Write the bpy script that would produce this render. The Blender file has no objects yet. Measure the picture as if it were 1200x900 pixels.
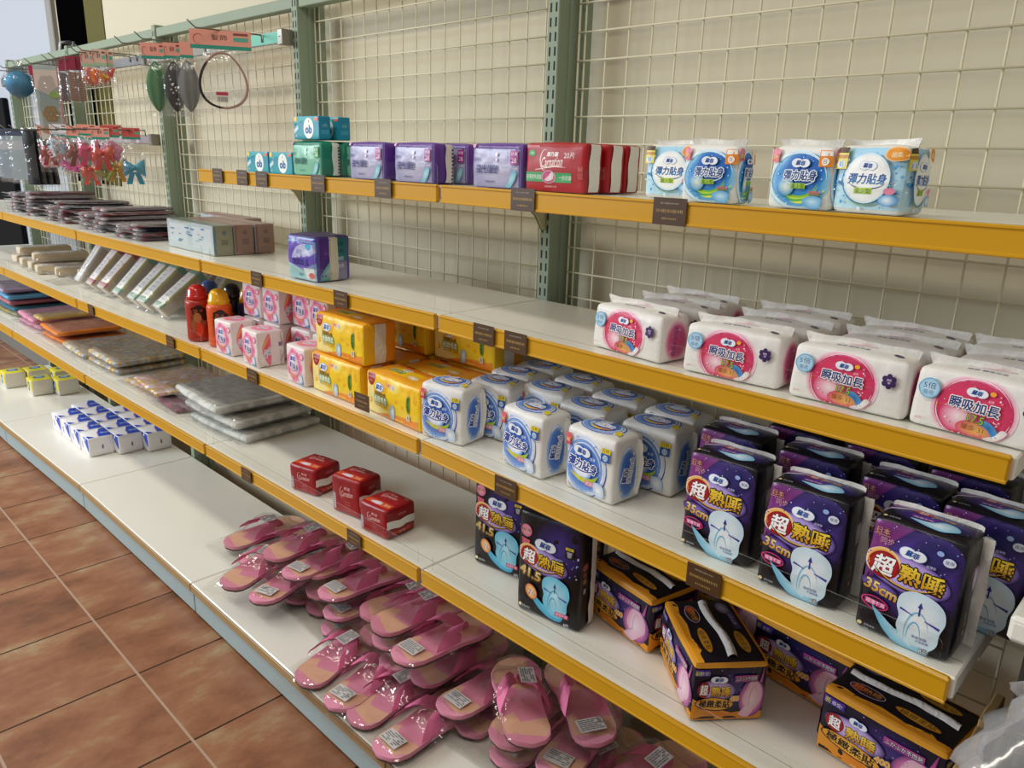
import bpy, bmesh, math, random
from mathutils import Vector, Matrix, noise

S = bpy.context.scene
COL = S.collection
R = math.radians

# ------------------------------------------------------------ camera
cam_data = bpy.data.cameras.new('camera'); cam = bpy.data.objects.new('camera', cam_data); COL.objects.link(cam)
cam_data.sensor_width = 36.0; cam_data.lens = 897.18 / 1200 * 36; cam_data.clip_start = 0.02; cam_data.clip_end = 60
cam.matrix_world = Matrix(((0.714169, -0.217060, 0.665468, 1.03025), (0.699355, 0.181311, -0.691396, -1.14868), (0.029417, 0.959172, 0.281289, 1.26285), (0, 0, 0, 1)))
S.camera = cam

# ------------------------------------------------------------ light and exposure
S.view_settings.view_transform = 'Standard'; S.view_settings.look = 'None'
S.view_settings.gamma = 1.0; S.view_settings.use_curve_mapping = False
S.view_settings.exposure = 0.18
S.cycles.transparent_max_bounces = 40
S.cycles.max_bounces = 8
W = bpy.data.worlds.new('shop_air'); S.world = W; W.use_nodes = True
W.node_tree.nodes['Background'].inputs[0].default_value = (1.0, 0.965, 0.90, 1)
W.node_tree.nodes['Background'].inputs[1].default_value = 0.30

def area(name, loc, target, sx, sy, power, color):
    l = bpy.data.lights.new(name, 'AREA'); l.shape = 'RECTANGLE'; l.size = sx; l.size_y = sy
    l.energy = power; l.color = color
    o = bpy.data.objects.new(name, l); COL.objects.link(o); o.location = loc
    o.rotation_euler = (Vector(target) - Vector(loc)).to_track_quat('-Z', 'Y').to_euler()
    return o
# fluorescent ceiling fittings over the aisle, and the shop-front daylight at the far left end
for i, lx in enumerate((-4.0, -2.0, 0.0, 1.6)):
    area('ceiling_tube_light', (lx, -1.35, 2.75), (lx, -1.25, 0), 1.2, 0.25, (10, 15, 13, 1.5)[i], (1.0, 0.95, 0.84))
area('shopfront_daylight', (-4.4, -4.0, 2.3), (-1.3, -0.2, -0.5), 3.0, 1.2, 185, (0.84, 0.92, 1.0))

# ------------------------------------------------------------ small helpers
def lin(c):
    return c / 12.92 if c <= 0.04045 else ((c + 0.055) / 1.055) ** 2.4
def hx(h):
    if not isinstance(h, str): return tuple(h)[:3]
    h = h.lstrip('#'); return tuple(lin(int(h[i:i + 2], 16) / 255) for i in (0, 2, 4))
def mix(a, b, t): return tuple(a[i] + (b[i] - a[i]) * t for i in range(3))

def mat(name, color, rough=0.5, metal=0.0, spec=0.5, bump=0.0, bscale=60.0, vary=0.0, vscale=8.0, coat=0.0):
    m = bpy.data.materials.new(name); m.use_nodes = True
    nt = m.node_tree; b = nt.nodes['Principled BSDF']
    c = hx(color)
    b.inputs['Base Color'].default_value = (*c, 1); b.inputs['Roughness'].default_value = rough
    b.inputs['Metallic'].default_value = metal; b.inputs['Specular IOR Level'].default_value = spec
    b.inputs['Coat Weight'].default_value = coat
    tc = nt.nodes.new('ShaderNodeTexCoord')
    if vary:
        n = nt.nodes.new('ShaderNodeTexNoise'); n.inputs['Scale'].default_value = vscale; n.inputs['Detail'].default_value = 4
        r = nt.nodes.new('ShaderNodeMix'); r.data_type = 'RGBA'
        r.inputs[6].default_value = (*[x * (1 - vary) for x in c], 1); r.inputs[7].default_value = (*[min(1, x * (1 + vary)) for x in c], 1)
        nt.links.new(tc.outputs['Object'], n.inputs['Vector']); nt.links.new(n.outputs['Fac'], r.inputs[0]); nt.links.new(r.outputs[2], b.inputs['Base Color'])
    if bump:
        n = nt.nodes.new('ShaderNodeTexNoise'); n.inputs['Scale'].default_value = bscale; n.inputs['Detail'].default_value = 3
        k = nt.nodes.new('ShaderNodeBump'); k.inputs['Strength'].default_value = bump; k.inputs['Distance'].default_value = 0.004
        nt.links.new(tc.outputs['Object'], n.inputs['Vector']); nt.links.new(n.outputs['Fac'], k.inputs['Height']); nt.links.new(k.outputs['Normal'], b.inputs['Normal'])
    return m

def print_mat(name, rough=0.35, spec=0.45, bump=0.25, bscale=55.0, coat=0.0):
    """printed film or card: the ink colour comes from the mesh, crinkles from noise"""
    m = mat(name, '#ffffff', rough, 0, spec, bump, bscale, coat=coat)
    nt = m.node_tree; a = nt.nodes.new('ShaderNodeVertexColor'); a.layer_name = 'Ink'
    nt.links.new(a.outputs['Color'], nt.nodes['Principled BSDF'].inputs['Base Color'])
    return m

def film_mat(name, tint=(1, 1, 1), gloss=0.14, rough=0.12, haze=0.0, bump=0.6, bscale=35.0, edge=0.45):
    """clear plastic: mostly see-through, a little gloss and milk"""
    m = bpy.data.materials.new(name); m.use_nodes = True; nt = m.node_tree; nt.nodes.clear()
    out = nt.nodes.new('ShaderNodeOutputMaterial'); t = nt.nodes.new('ShaderNodeBsdfTransparent'); g = nt.nodes.new('ShaderNodeBsdfGlossy')
    t.inputs[0].default_value = (*tint, 1); g.inputs['Roughness'].default_value = rough
    lw = nt.nodes.new('ShaderNodeLayerWeight'); lw.inputs['Blend'].default_value = 0.35
    mth = nt.nodes.new('ShaderNodeMath'); mth.operation = 'MULTIPLY_ADD'; mth.inputs[1].default_value = edge; mth.inputs[2].default_value = gloss
    cl = nt.nodes.new('ShaderNodeClamp'); cl.inputs['Max'].default_value = 0.7
    mx = nt.nodes.new('ShaderNodeMixShader')
    nt.links.new(lw.outputs['Fresnel'], mth.inputs[0]); nt.links.new(mth.outputs[0], cl.inputs[0]); nt.links.new(cl.outputs[0], mx.inputs[0])
    nt.links.new(t.outputs[0], mx.inputs[1]); nt.links.new(g.outputs[0], mx.inputs[2])
    last = mx
    if haze:
        d = nt.nodes.new('ShaderNodeBsdfDiffuse'); d.inputs[0].default_value = (0.85, 0.86, 0.88, 1)
        m2 = nt.nodes.new('ShaderNodeMixShader'); m2.inputs[0].default_value = haze
        nt.links.new(mx.outputs[0], m2.inputs[1]); nt.links.new(d.outputs[0], m2.inputs[2]); last = m2
    if bump:
        tc = nt.nodes.new('ShaderNodeTexCoord'); n = nt.nodes.new('ShaderNodeTexNoise'); n.inputs['Scale'].default_value = bscale; n.inputs['Detail'].default_value = 2
        k = nt.nodes.new('ShaderNodeBump'); k.inputs['Strength'].default_value = bump; k.inputs['Distance'].default_value = 0.01
        nt.links.new(tc.outputs['Object'], n.inputs['Vector']); nt.links.new(n.outputs['Fac'], k.inputs['Height'])
        nt.links.new(k.outputs['Normal'], g.inputs['Normal'])
    nt.links.new(last.outputs[0], out.inputs[0])
    return m

class MB:
    """collects geometry for ONE mesh object; every vertex carries an ink colour"""
    def __init__(self): self.v = []; self.f = []; self.m = []; self.c = []; self.s = []
    def add(self, vs, fs, mi=0, col=(1, 1, 1), smooth=False):
        o = len(self.v); self.v += [tuple(x) for x in vs]
        if col and isinstance(col[0], (tuple, list)): self.c += [tuple(x) for x in col]
        else: self.c += [tuple(col)] * len(vs)
        for f in fs: self.f.append([i + o for i in f]); self.m.append(mi); self.s.append(smooth)
        return self
    def box(self, x0, x1, y0, y1, z0, z1, mi=0, col=(1, 1, 1), ch=0.0, M=None):
        """box with chamfered edges"""
        hxs = ((x1 - x0) / 2, (y1 - y0) / 2, (z1 - z0) / 2); cc = Vector(((x0 + x1) / 2, (y0 + y1) / 2, (z0 + z1) / 2))
        ch = min(ch, min(hxs) * 0.9)
        if ch <= 0:
            P = [Vector((sx * hxs[0], sy * hxs[1], sz * hxs[2])) for sx in (-1, 1) for sy in (-1, 1) for sz in (-1, 1)]
            F = [(0, 1, 3, 2), (4, 6, 7, 5), (0, 4, 5, 1), (2, 3, 7, 6), (0, 2, 6, 4), (1, 5, 7, 3)]
        else:
            P = []; idx = {}
            for a in range(3):
                for sx in (-1, 1):
                    for sy in (-1, 1):
                        for sz in (-1, 1):
                            s = (sx, sy, sz); p = [s[k] * (hxs[k] - (0 if k == a else ch)) for k in range(3)]
                            idx[(a, s)] = len(P); P.append(Vector(p))
            F = []
            for a in range(3):
                b, c = (a + 1) % 3, (a + 2) % 3
                for sg in (-1, 1):
                    q = []
                    for sb, sc in ((-1, -1), (1, -1), (1, 1), (-1, 1)):
                        s = [0, 0, 0]; s[a] = sg; s[b] = sb; s[c] = sc; q.append(idx[(a, tuple(s))])
                    F.append(q if sg > 0 else q[::-1])
            for a in range(3):      # edges along axis a
                b, c = (a + 1) % 3, (a + 2) % 3
                for sb in (-1, 1):
                    for sc in (-1, 1):
                        s0 = [0, 0, 0]; s0[b] = sb; s0[c] = sc; s1 = list(s0); s0[a] = -1; s1[a] = 1
                        q = [idx[(b, tuple(s0))], idx[(b, tuple(s1))], idx[(c, tuple(s1))], idx[(c, tuple(s0))]]
                        F.append(q if sb * sc < 0 else q[::-1])
            for sx in (-1, 1):
                for sy in (-1, 1):
                    for sz in (-1, 1):
                        s = (sx, sy, sz); q = [idx[(0, s)], idx[(1, s)], idx[(2, s)]]
                        F.append(q if sx * sy * sz > 0 else q[::-1])
        P = [cc + p for p in P]
        if M is not None: P = [M @ p for p in P]
        return self.add(P, F, mi, col)
    def tube(self, pts, r, n=8, mi=0, col=(1, 1, 1), cap=True, closed=False):
        pts = [Vector(p) for p in pts]; rings = []; N = len(pts)
        up = None
        for i, p in enumerate(pts):
            if closed: d = pts[(i + 1) % N] - pts[i - 1]
            else: d = pts[min(i + 1, N - 1)] - pts[max(i - 1, 0)]
            if d.length < 1e-9: d = Vector((0, 0, 1))
            d.normalize()
            if up is None: up = Vector((0, 0, 1)) if abs(d.z) < 0.9 else Vector((1, 0, 0))
            a = d.cross(up)
            if a.length < 1e-6: a = d.cross(Vector((1, 0.3, 0)))
            a.normalize(); b = a.cross(d); up = b
            rr = r[i] if isinstance(r, (list, tuple)) else r
            rings.append([p + (a * math.cos(2 * math.pi * k / n) + b * math.sin(2 * math.pi * k / n)) * rr for k in range(n)])
        V = [v for ring in rings for v in ring]; F = []
        for i in range(N if closed else N - 1):
            j = (i + 1) % N
            for k in range(n):
                F.append((i * n + k, j * n + k, j * n + (k + 1) % n, i * n + (k + 1) % n))
        if cap and not closed: F.append(tuple(range(n))); F.append(tuple(range((N - 1) * n, N * n))[::-1])
        return self.add(V, F, mi, col, True)
    def lathe(self, prof, n=20, mi=0, col=(1, 1, 1), c=(0, 0, 0)):
        V = [(c[0] + r * math.cos(2 * math.pi * k / n), c[1] + r * math.sin(2 * math.pi * k / n), c[2] + z) for r, z in prof for k in range(n)]
        F = [(i * n + k, i * n + (k + 1) % n, (i + 1) * n + (k + 1) % n, (i + 1) * n + k) for i in range(len(prof) - 1) for k in range(n)]
        cols = [hx(col[i]) if isinstance(col, list) else col for i in range(len(prof)) for k in range(n)]
        return self.add(V, F, mi, cols, True)
    def grid(self, nu, nv, fn, mi=0, col=(1, 1, 1), smooth=True, wrap=False):
        V = []; Cc = []
        for i in range(nu + 1):
            for j in range(nv + 1):
                V.append(fn(i / nu, j / nv)); Cc.append(col(i / nu, j / nv) if callable(col) else col)
        F = [(i * (nv + 1) + j, (i + 1) * (nv + 1) + j, (i + 1) * (nv + 1) + j + 1, i * (nv + 1) + j + 1) for i in range(nu) for j in range(nv)]
        return self.add(V, F, mi, Cc, smooth)
    def build(self, name, mats, parent=None, loc=None, rot=None):
        me = bpy.data.meshes.new(name); me.from_pydata(self.v, [], self.f)
        mats = mats if isinstance(mats, (list, tuple)) else [mats]
        for m in mats: me.materials.append(m)
        me.polygons.foreach_set('material_index', self.m); me.polygons.foreach_set('use_smooth', self.s)
        at = me.color_attributes.new('Ink', 'FLOAT_COLOR', 'POINT')
        at.data.foreach_set('color', [x for c in self.c for x in (*c, 1.0)])
        me.update()
        o = bpy.data.objects.new(name, me); COL.objects.link(o)
        if parent: o.parent = parent
        if loc is not None: o.location = loc
        if rot is not None: o.rotation_euler = rot if isinstance(rot, (tuple, list)) else (0, 0, rot)
        return o

def tag(o, label=None, cat=None, group=None, kind=None):
    if label: o['label'] = label
    if cat: o['category'] = cat
    if group: o['group'] = group
    if kind: o['kind'] = kind
    return o
def empty(name, loc=(0, 0, 0), rz=0.0):
    o = bpy.data.objects.new(name, None); COL.objects.link(o); o.empty_display_size = 0.03
    o.location = loc; o.rotation_euler = (0, 0, rz); return o
def copy_tree(o, parent=None):
    c = o.copy(); COL.objects.link(c)
    if parent: c.parent = parent
    for ch in list(o.children): copy_tree(ch, c)
    return c
class Kind:
    """one built thing; put() moves the first, then copies it with all its parts"""
    def __init__(self, root, w, d, cat, group): self.root = root; self.w = w; self.d = d; self.cat = cat; self.group = group; self.used = False
    def put(self, x, y, z, deg, label, group=None, tilt=(0, 0), center=False, scale=None):
        o = self.root if not self.used else copy_tree(self.root)
        self.used = True
        a = R(deg); cx, cy = (0, 0) if center else (self.w / 2, self.d / 2)
        o.location = (x + cx * math.cos(a) - cy * math.sin(a), y + cx * math.sin(a) + cy * math.cos(a), z)
        o.rotation_euler = (R(tilt[0]), R(tilt[1]), a)
        if scale: o.scale = scale
        tag(o, label, self.cat, group or self.group)
        return o

# ------------------------------------------------------------ lettering and printed artwork
_tc = {}
def text_mesh(s):
    if s in _tc: return _tc[s]
    cu = bpy.data.curves.new('lettering', 'FONT'); cu.body = s; cu.size = 1.0; cu.resolution_u = 2; cu.align_x = 'CENTER'
    ob = bpy.data.objects.new('lettering', cu); COL.objects.link(ob)
    dg = bpy.context.evaluated_depsgraph_get(); dg.update()
    me = bpy.data.meshes.new_from_object(ob.evaluated_get(dg))
    V = [(v.co.x, v.co.y) for v in me.vertices]; F = [tuple(p.vertices) for p in me.polygons]
    bpy.data.objects.remove(ob); bpy.data.curves.remove(cu); bpy.data.meshes.remove(me)
    if V:
        x0 = min(v[0] for v in V); x1 = max(v[0] for v in V); y0 = min(v[1] for v in V); y1 = max(v[1] for v in V)
    else: x0 = y0 = 0; x1 = y1 = 1
    V = [(v[0] - (x0 + x1) / 2, v[1] - (y0 + y1) / 2) for v in V]
    _tc[s] = (V, F, x1 - x0, y1 - y0); return _tc[s]

class Art:
    def __init__(self, w, h): self.w = w; self.h = h; self.L = []
    def put(self, V, F, C):
        x, y = self.w / 2 * 0.995, self.h / 2 * 0.995
        self.L.append(([(max(-x, min(x, a)), max(-y, min(y, b))) for a, b in V], F, C)); return self
    def ell(self, cx, cy, rx, ry, stops, n=32, rot=0.0):
        """radial gradient ellipse; stops = [(radius fraction, colour), ...]"""
        st = [(t, hx(c)) for t, c in (stops if isinstance(stops, list) else [(0, stops), (0.5, stops), (1, stops)])]
        q = [st[0]]
        for (t0, c0), (t1, c1) in zip(st[:-1], st[1:]):
            k = max(1, math.ceil((t1 - t0) * max(rx, ry) / 0.005))
            q += [(t0 + (t1 - t0) * i / k, mix(c0, c1, i / k)) for i in range(1, k + 1)]
        st = q
        V = []; C = []; F = []; ca, sa = math.cos(rot), math.sin(rot)
        for t, c in st:
            for k in range(n):
                a = 2 * math.pi * k / n; px, py = rx * t * math.cos(a), ry * t * math.sin(a)
                V.append((cx + px * ca - py * sa, cy + px * sa + py * ca)); C.append(c)
        for i in range(len(st) - 1):
            for k in range(n): F.append((i * n + k, i * n + (k + 1) % n, (i + 1) * n + (k + 1) % n, (i + 1) * n + k))
        if st[0][0] == 0:
            pass
        return self.put(V, F, C)
    def rect(self, cx, cy, w, h, c0, c1=None, n=6):
        a = hx(c0); b = hx(c1) if c1 else a
        V = []; C = []; n1 = max(1, math.ceil(w / 0.005)); n2 = max(1, math.ceil(h / 0.005))
        for i in range(n1 + 1):
            for j in range(n2 + 1):
                V.append((cx - w / 2 + w * i / n1, cy - h / 2 + h * j / n2)); C.append(mix(b, a, j / n2))
        F = [(i * (n2 + 1) + j, (i + 1) * (n2 + 1) + j, (i + 1) * (n2 + 1) + j + 1, i * (n2 + 1) + j + 1) for i in range(n1) for j in range(n2)]
        return self.put(V, F, C)
    def poly(self, pts, cols, smooth=0):
        """filled outline as a fan of rings about its middle"""
        if smooth:
            q = []
            n = len(pts)
            for i in range(n):
                p0, p1, p2, p3 = pts[i - 1], pts[i], pts[(i + 1) % n], pts[(i + 2) % n]
                for s in range(smooth):
                    t = s / smooth
                    q.append(tuple(0.5 * (2 * p1[k] + (p2[k] - p0[k]) * t + (2 * p0[k] - 5 * p1[k] + 4 * p2[k] - p3[k]) * t * t + (3 * p1[k] - p0[k] - 3 * p2[k] + p3[k]) * t ** 3) for k in (0, 1)))
            pts = q
        if not smooth:
            q = []
            for i, p in enumerate(pts):
                e = pts[(i + 1) % len(pts)]; k = max(1, math.ceil(math.hypot(e[0] - p[0], e[1] - p[1]) / 0.005))
                q += [(p[0] + (e[0] - p[0]) * j / k, p[1] + (e[1] - p[1]) * j / k) for j in range(k)]
            pts = q
        n = len(pts); mx = sum(p[0] for p in pts) / n; my = sum(p[1] for p in pts) / n
        cl = [hx(c) for c in cols] if isinstance(cols, list) else [hx(cols)] * 2   # [middle, rim]
        V = []; C = []; F = []
        K = max(2, math.ceil(max(math.hypot(p[0] - mx, p[1] - my) for p in pts) / 0.005))
        for i in range(K + 1):
            t = i / K
            for p in pts: V.append((mx + (p[0] - mx) * t, my + (p[1] - my) * t)); C.append(mix(cl[0], cl[-1], t))
        for i in range(K):
            for k in range(n): F.append((i * n + k, i * n + (k + 1) % n, (i + 1) * n + (k + 1) % n, (i + 1) * n + k))
        return self.put(V, F, C)
    def stroke(self, pts, w, c0, c1=None):
        """tapered line through points; w = width or list of widths"""
        ws = w if isinstance(w, list) else [w] * len(pts)
        if len(pts) < 8:
            q = []; qw = []
            for i in range(len(pts) - 1):
                for j in range(6):
                    t = j / 6; q.append((pts[i][0] + (pts[i + 1][0] - pts[i][0]) * t, pts[i][1] + (pts[i + 1][1] - pts[i][1]) * t)); qw.append(ws[i] + (ws[i + 1] - ws[i]) * t)
            pts = q + [pts[-1]]; w = qw + [ws[-1]]
        n = len(pts); V = []; C = []; a = hx(c0); b = hx(c1) if c1 else a
        for i, p in enumerate(pts):
            q0, q1 = pts[max(0, i - 1)], pts[min(n - 1, i + 1)]; dx, dy = q1[0] - q0[0], q1[1] - q0[1]; l = math.hypot(dx, dy) or 1
            ww = (w[i] if isinstance(w, list) else w) / 2
            V += [(p[0] - dy / l * ww, p[1] + dx / l * ww), (p[0] + dy / l * ww, p[1] - dx / l * ww)]
            cc = mix(a, b, i / (n - 1)); C += [cc, cc]
        F = [(2 * i, 2 * i + 1, 2 * i + 3, 2 * i + 2) for i in range(n - 1)]
        return self.put(V, F, C)
    def arc(self, cx, cy, rx, ry, a0, a1, w, c0, c1=None, n=24, taper=True):
        pts = [(cx + rx * math.cos(R(a0 + (a1 - a0) * i / n)), cy + ry * math.sin(R(a0 + (a1 - a0) * i / n))) for i in range(n + 1)]
        ws = [w * (math.sin(math.pi * i / n) * 0.92 + 0.08) if taper else w for i in range(n + 1)]
        return self.stroke(pts, ws, c0, c1)
    def text(self, s, cx, cy, h, c, c2=None, w=None, edge=None, ew=0.0, bold=0.0, rot=0.0, shear=0.0, n=8, edge2=None, ew2=0.0):
        V0, F0, bw, bh = text_mesh(s)
        if not V0: return self
        sy = h / bh; sx = sy if w is None else w / bw
        ca, sa = math.cos(R(rot)), math.sin(R(rot))
        P = [((x * sx + y * sy * shear), y * sy) for x, y in V0]
        def lay(r, col, k):
            V = []; C = []; F = []
            for i in range(k):
                ox, oy = (r * math.cos(2 * math.pi * i / k), r * math.sin(2 * math.pi * i / k)) if r else (0, 0)
                o = len(V)
                for x, y in P:
                    x2, y2 = x + ox, y + oy; V.append((cx + x2 * ca - y2 * sa, cy + x2 * sa + y2 * ca))
                    C.append(col if isinstance(col, tuple) else mix(col[0], col[1], (y / h + 0.5)))
                F += [tuple(j + o for j in f) for f in F0]
            self.put(V, F, C)
        if edge2: lay(ew2, hx(edge2), n)
        if edge: lay(ew, hx(edge), n)
        cc = [hx(c2), hx(c)] if c2 else hx(c)
        if bold: lay(bold, cc, 6)
        else: lay(0, cc, 1)
        return self
    def dots(self, n, cols, r0, r1, box, seed=1, ring=None):
        rd = random.Random(seed)
        for i in range(n):
            if ring:
                a = rd.uniform(0, 6.28); k = rd.uniform(ring[4], 1.0); x, y = ring[0] + ring[2] * k * math.cos(a), ring[1] + ring[3] * k * math.sin(a)
            else: x, y = rd.uniform(box[0], box[1]), rd.uniform(box[2], box[3])
            r = rd.uniform(r0, r1); self.ell(x, y, r, r, cols[i % len(cols)], 8)
        return self
    def logo(self, cx, cy, h, blob='#f4f8ff', rim='#5b8fd0', ink='#1a4f9c', rot=-6):
        """two-lobed bubble with the brand characters"""
        for c, k in ((rim, 1.08), (blob, 1.0)):
            self.ell(cx - h * 0.52, cy + h * 0.02, h * 0.86 * k, h * 0.62 * k, c, 24); self.ell(cx + h * 0.62, cy - h * 0.02, h * 0.80 * k, h * 0.58 * k, c, 24)
        self.text('蘇菲', cx + h * 0.02, cy, h * 0.66, ink, bold=h * 0.035, rot=rot, shear=0.15)
        return self

def warp_box(w, d, h, r, bul, amp, seed, taper=0.0, freq=28.0):
    a = (w / 2, d / 2, h / 2)
    off = Vector((seed * 3.7, seed * 1.3, seed * 2.1))
    def fn(x, y, z, eps=0.0):
        p = [x, y, z - h / 2]; q = [max(-(a[k] - r), min(a[k] - r, p[k])) for k in range(3)]
        dv = Vector((p[0] - q[0], p[1] - q[1], p[2] - q[2])); n = dv.normalized() if dv.length > 1e-9 else Vector((0, 0, 1))
        P = Vector(q) + n * r
        u = [min(1, abs(P[k]) / a[k]) for k in range(3)]
        e = [1 - u[k] * u[k] for k in range(3)]
        P.x += math.copysign(bul[0], P.x) * e[1] * e[2] * (u[0] ** 2); P.y += math.copysign(bul[1], P.y) * e[0] * e[2] * (u[1] ** 2)
        if P.z > 0: P.z += bul[2] * e[0] * e[1] * (u[2] ** 2)
        if amp:
            w1 = noise.noise(Vector((P.x, P.y, P.z)) * freq + off); w2 = noise.noise(Vector((P.x, P.y, P.z)) * freq * 2.6 - off)
            k = 1.0 if P.z > -a[2] + r else 0.25
            P += n * (amp * (w1 + 0.45 * w2)) * k
        if taper:
            t = (P.z / h + 0.5); s = 1 - taper * t; P.y *= s; P.x *= (1 - taper * 0.35 * t)
        P += n * eps; P.z += h / 2
        return P
    return fn

FACES = {'front': lambda s, t, w, d, h: (s, -d / 2, h / 2 + t), 'right': lambda s, t, w, d, h: (w / 2, s, h / 2 + t),
         'left': lambda s, t, w, d, h: (-w / 2, -s, h / 2 + t), 'top': lambda s, t, w, d, h: (s, t, h), 'back': lambda s, t, w, d, h: (-s, d / 2, h / 2 + t)}

def pack(name, w, d, h, material, base='#ffffff', art=None, r=0.008, bul=(0.003, 0.003, 0.003), amp=0.001, seed=1, taper=0.0, seg=7, freq=28.0, parent=None, lift=0.00025):
    fn = warp_box(w, d, h, r, bul, amp, seed, taper, freq)
    def ticks(a):
        k = [-a, -a + 0.3 * r, -a + r]; m = a - r
        return k + [-m + 2 * m * i / seg for i in range(1, seg)] + [-x for x in k[::-1]]
    tx, ty, tz = ticks(w / 2), ticks(d / 2), [t + h / 2 for t in ticks(h / 2)]
    mb = MB(); idx = {}; V = []; C = []; F = []
    bc = base if callable(base) else (lambda x, y, z, c=hx(base): c)
    def vid(x, y, z):
        k = (round(x, 5), round(y, 5), round(z, 5))
        if k not in idx: idx[k] = len(V); V.append(fn(x, y, z)); C.append(hx(bc(x, y, z)))
        return idx[k]
    def patch(A, B, mk, flip):
        for i in range(len(A) - 1):
            for j in range(len(B) - 1):
                q = [vid(*mk(A[i], B[j])), vid(*mk(A[i + 1], B[j])), vid(*mk(A[i + 1], B[j + 1])), vid(*mk(A[i], B[j + 1]))]
                F.append(q[::-1] if flip else q)
    patch(tx, tz, lambda a, b: (a, -d / 2, b), False); patch(tx, tz, lambda a, b: (a, d / 2, b), True)
    patch(ty, tz, lambda a, b: (w / 2, a, b), False); patch(ty, tz, lambda a, b: (-w / 2, a, b), True)
    patch(tx, ty, lambda a, b: (a, b, h), False); patch(tx, ty, lambda a, b: (a, b, 0), True)
    mb.add(V, F, 0, C, True)
    for face, A in (art or {}).items():
        for i, (av, af, ac) in enumerate(A.L):
            e = lift + 0.00006 * i
            mb.add([fn(*FACES[face](s, t, w, d, h), e) for s, t in av], af, 0, ac, True)
    o = mb.build(name, material, parent); o['_fn'] = 0; del o['_fn']
    return o, fn

# ============================================================ materials of the fittings
M_wall = mat('cream_wall_paint', '#cfc7b0', 0.75, spec=0.2, vary=0.03, vscale=1.2)
M_whitewall = mat('white_board', '#b4bac4', 0.6, spec=0.2)
M_greyjamb = mat('grey_jamb', '#8f8c86', 0.6)
M_olive = mat('olive_frame', '#5f5a2c', 0.7, spec=0.15)
M_dark = mat('dark_glass', '#040405', 0.8, spec=0.0)
M_post = mat('sage_green_steel', '#8f9d88', 0.6, spec=0.25, vary=0.04)
M_slot = mat('slot_dark', '#1c211c', 0.8)
M_wire = mat('cream_coated_wire', '#d8d0b2', 0.4)
M_board = mat('cream_shelf_enamel', '#efece1', 0.26, spec=0.5, vary=0.025, vscale=5)
M_rail = mat('amber_price_rail', '#cf9a16', 0.28, spec=0.4, coat=0.0, vary=0.05, vscale=3)
M_wood = mat('worn_tan_edge', '#a98a5a', 0.5, vary=0.12, vscale=10)
M_kick = mat('pale_blue_kickplate', '#a3b8ba', 0.4)
M_clear = film_mat('clear_acrylic', (0.985, 0.99, 0.985), 0.0, 0.04, bump=0, edge=0.035)
M_clearedge = film_mat('acrylic_edge', (0.93, 0.93, 0.90), 0.06, 0.15, haze=0.22, bump=0, edge=0.1)
M_bracket = mat('bracket_paint', '#b9b391', 0.45)
M_groove = mat('board_groove', '#8f8b7c', 0.6)
M_black = mat('black_plastic', '#15161a', 0.4)
M_chrome = mat('dark_steel_rod', '#5b5850', 0.3, metal=0.9)
M_tagcard = print_mat('price_card_print', 0.4, bump=0)

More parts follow.
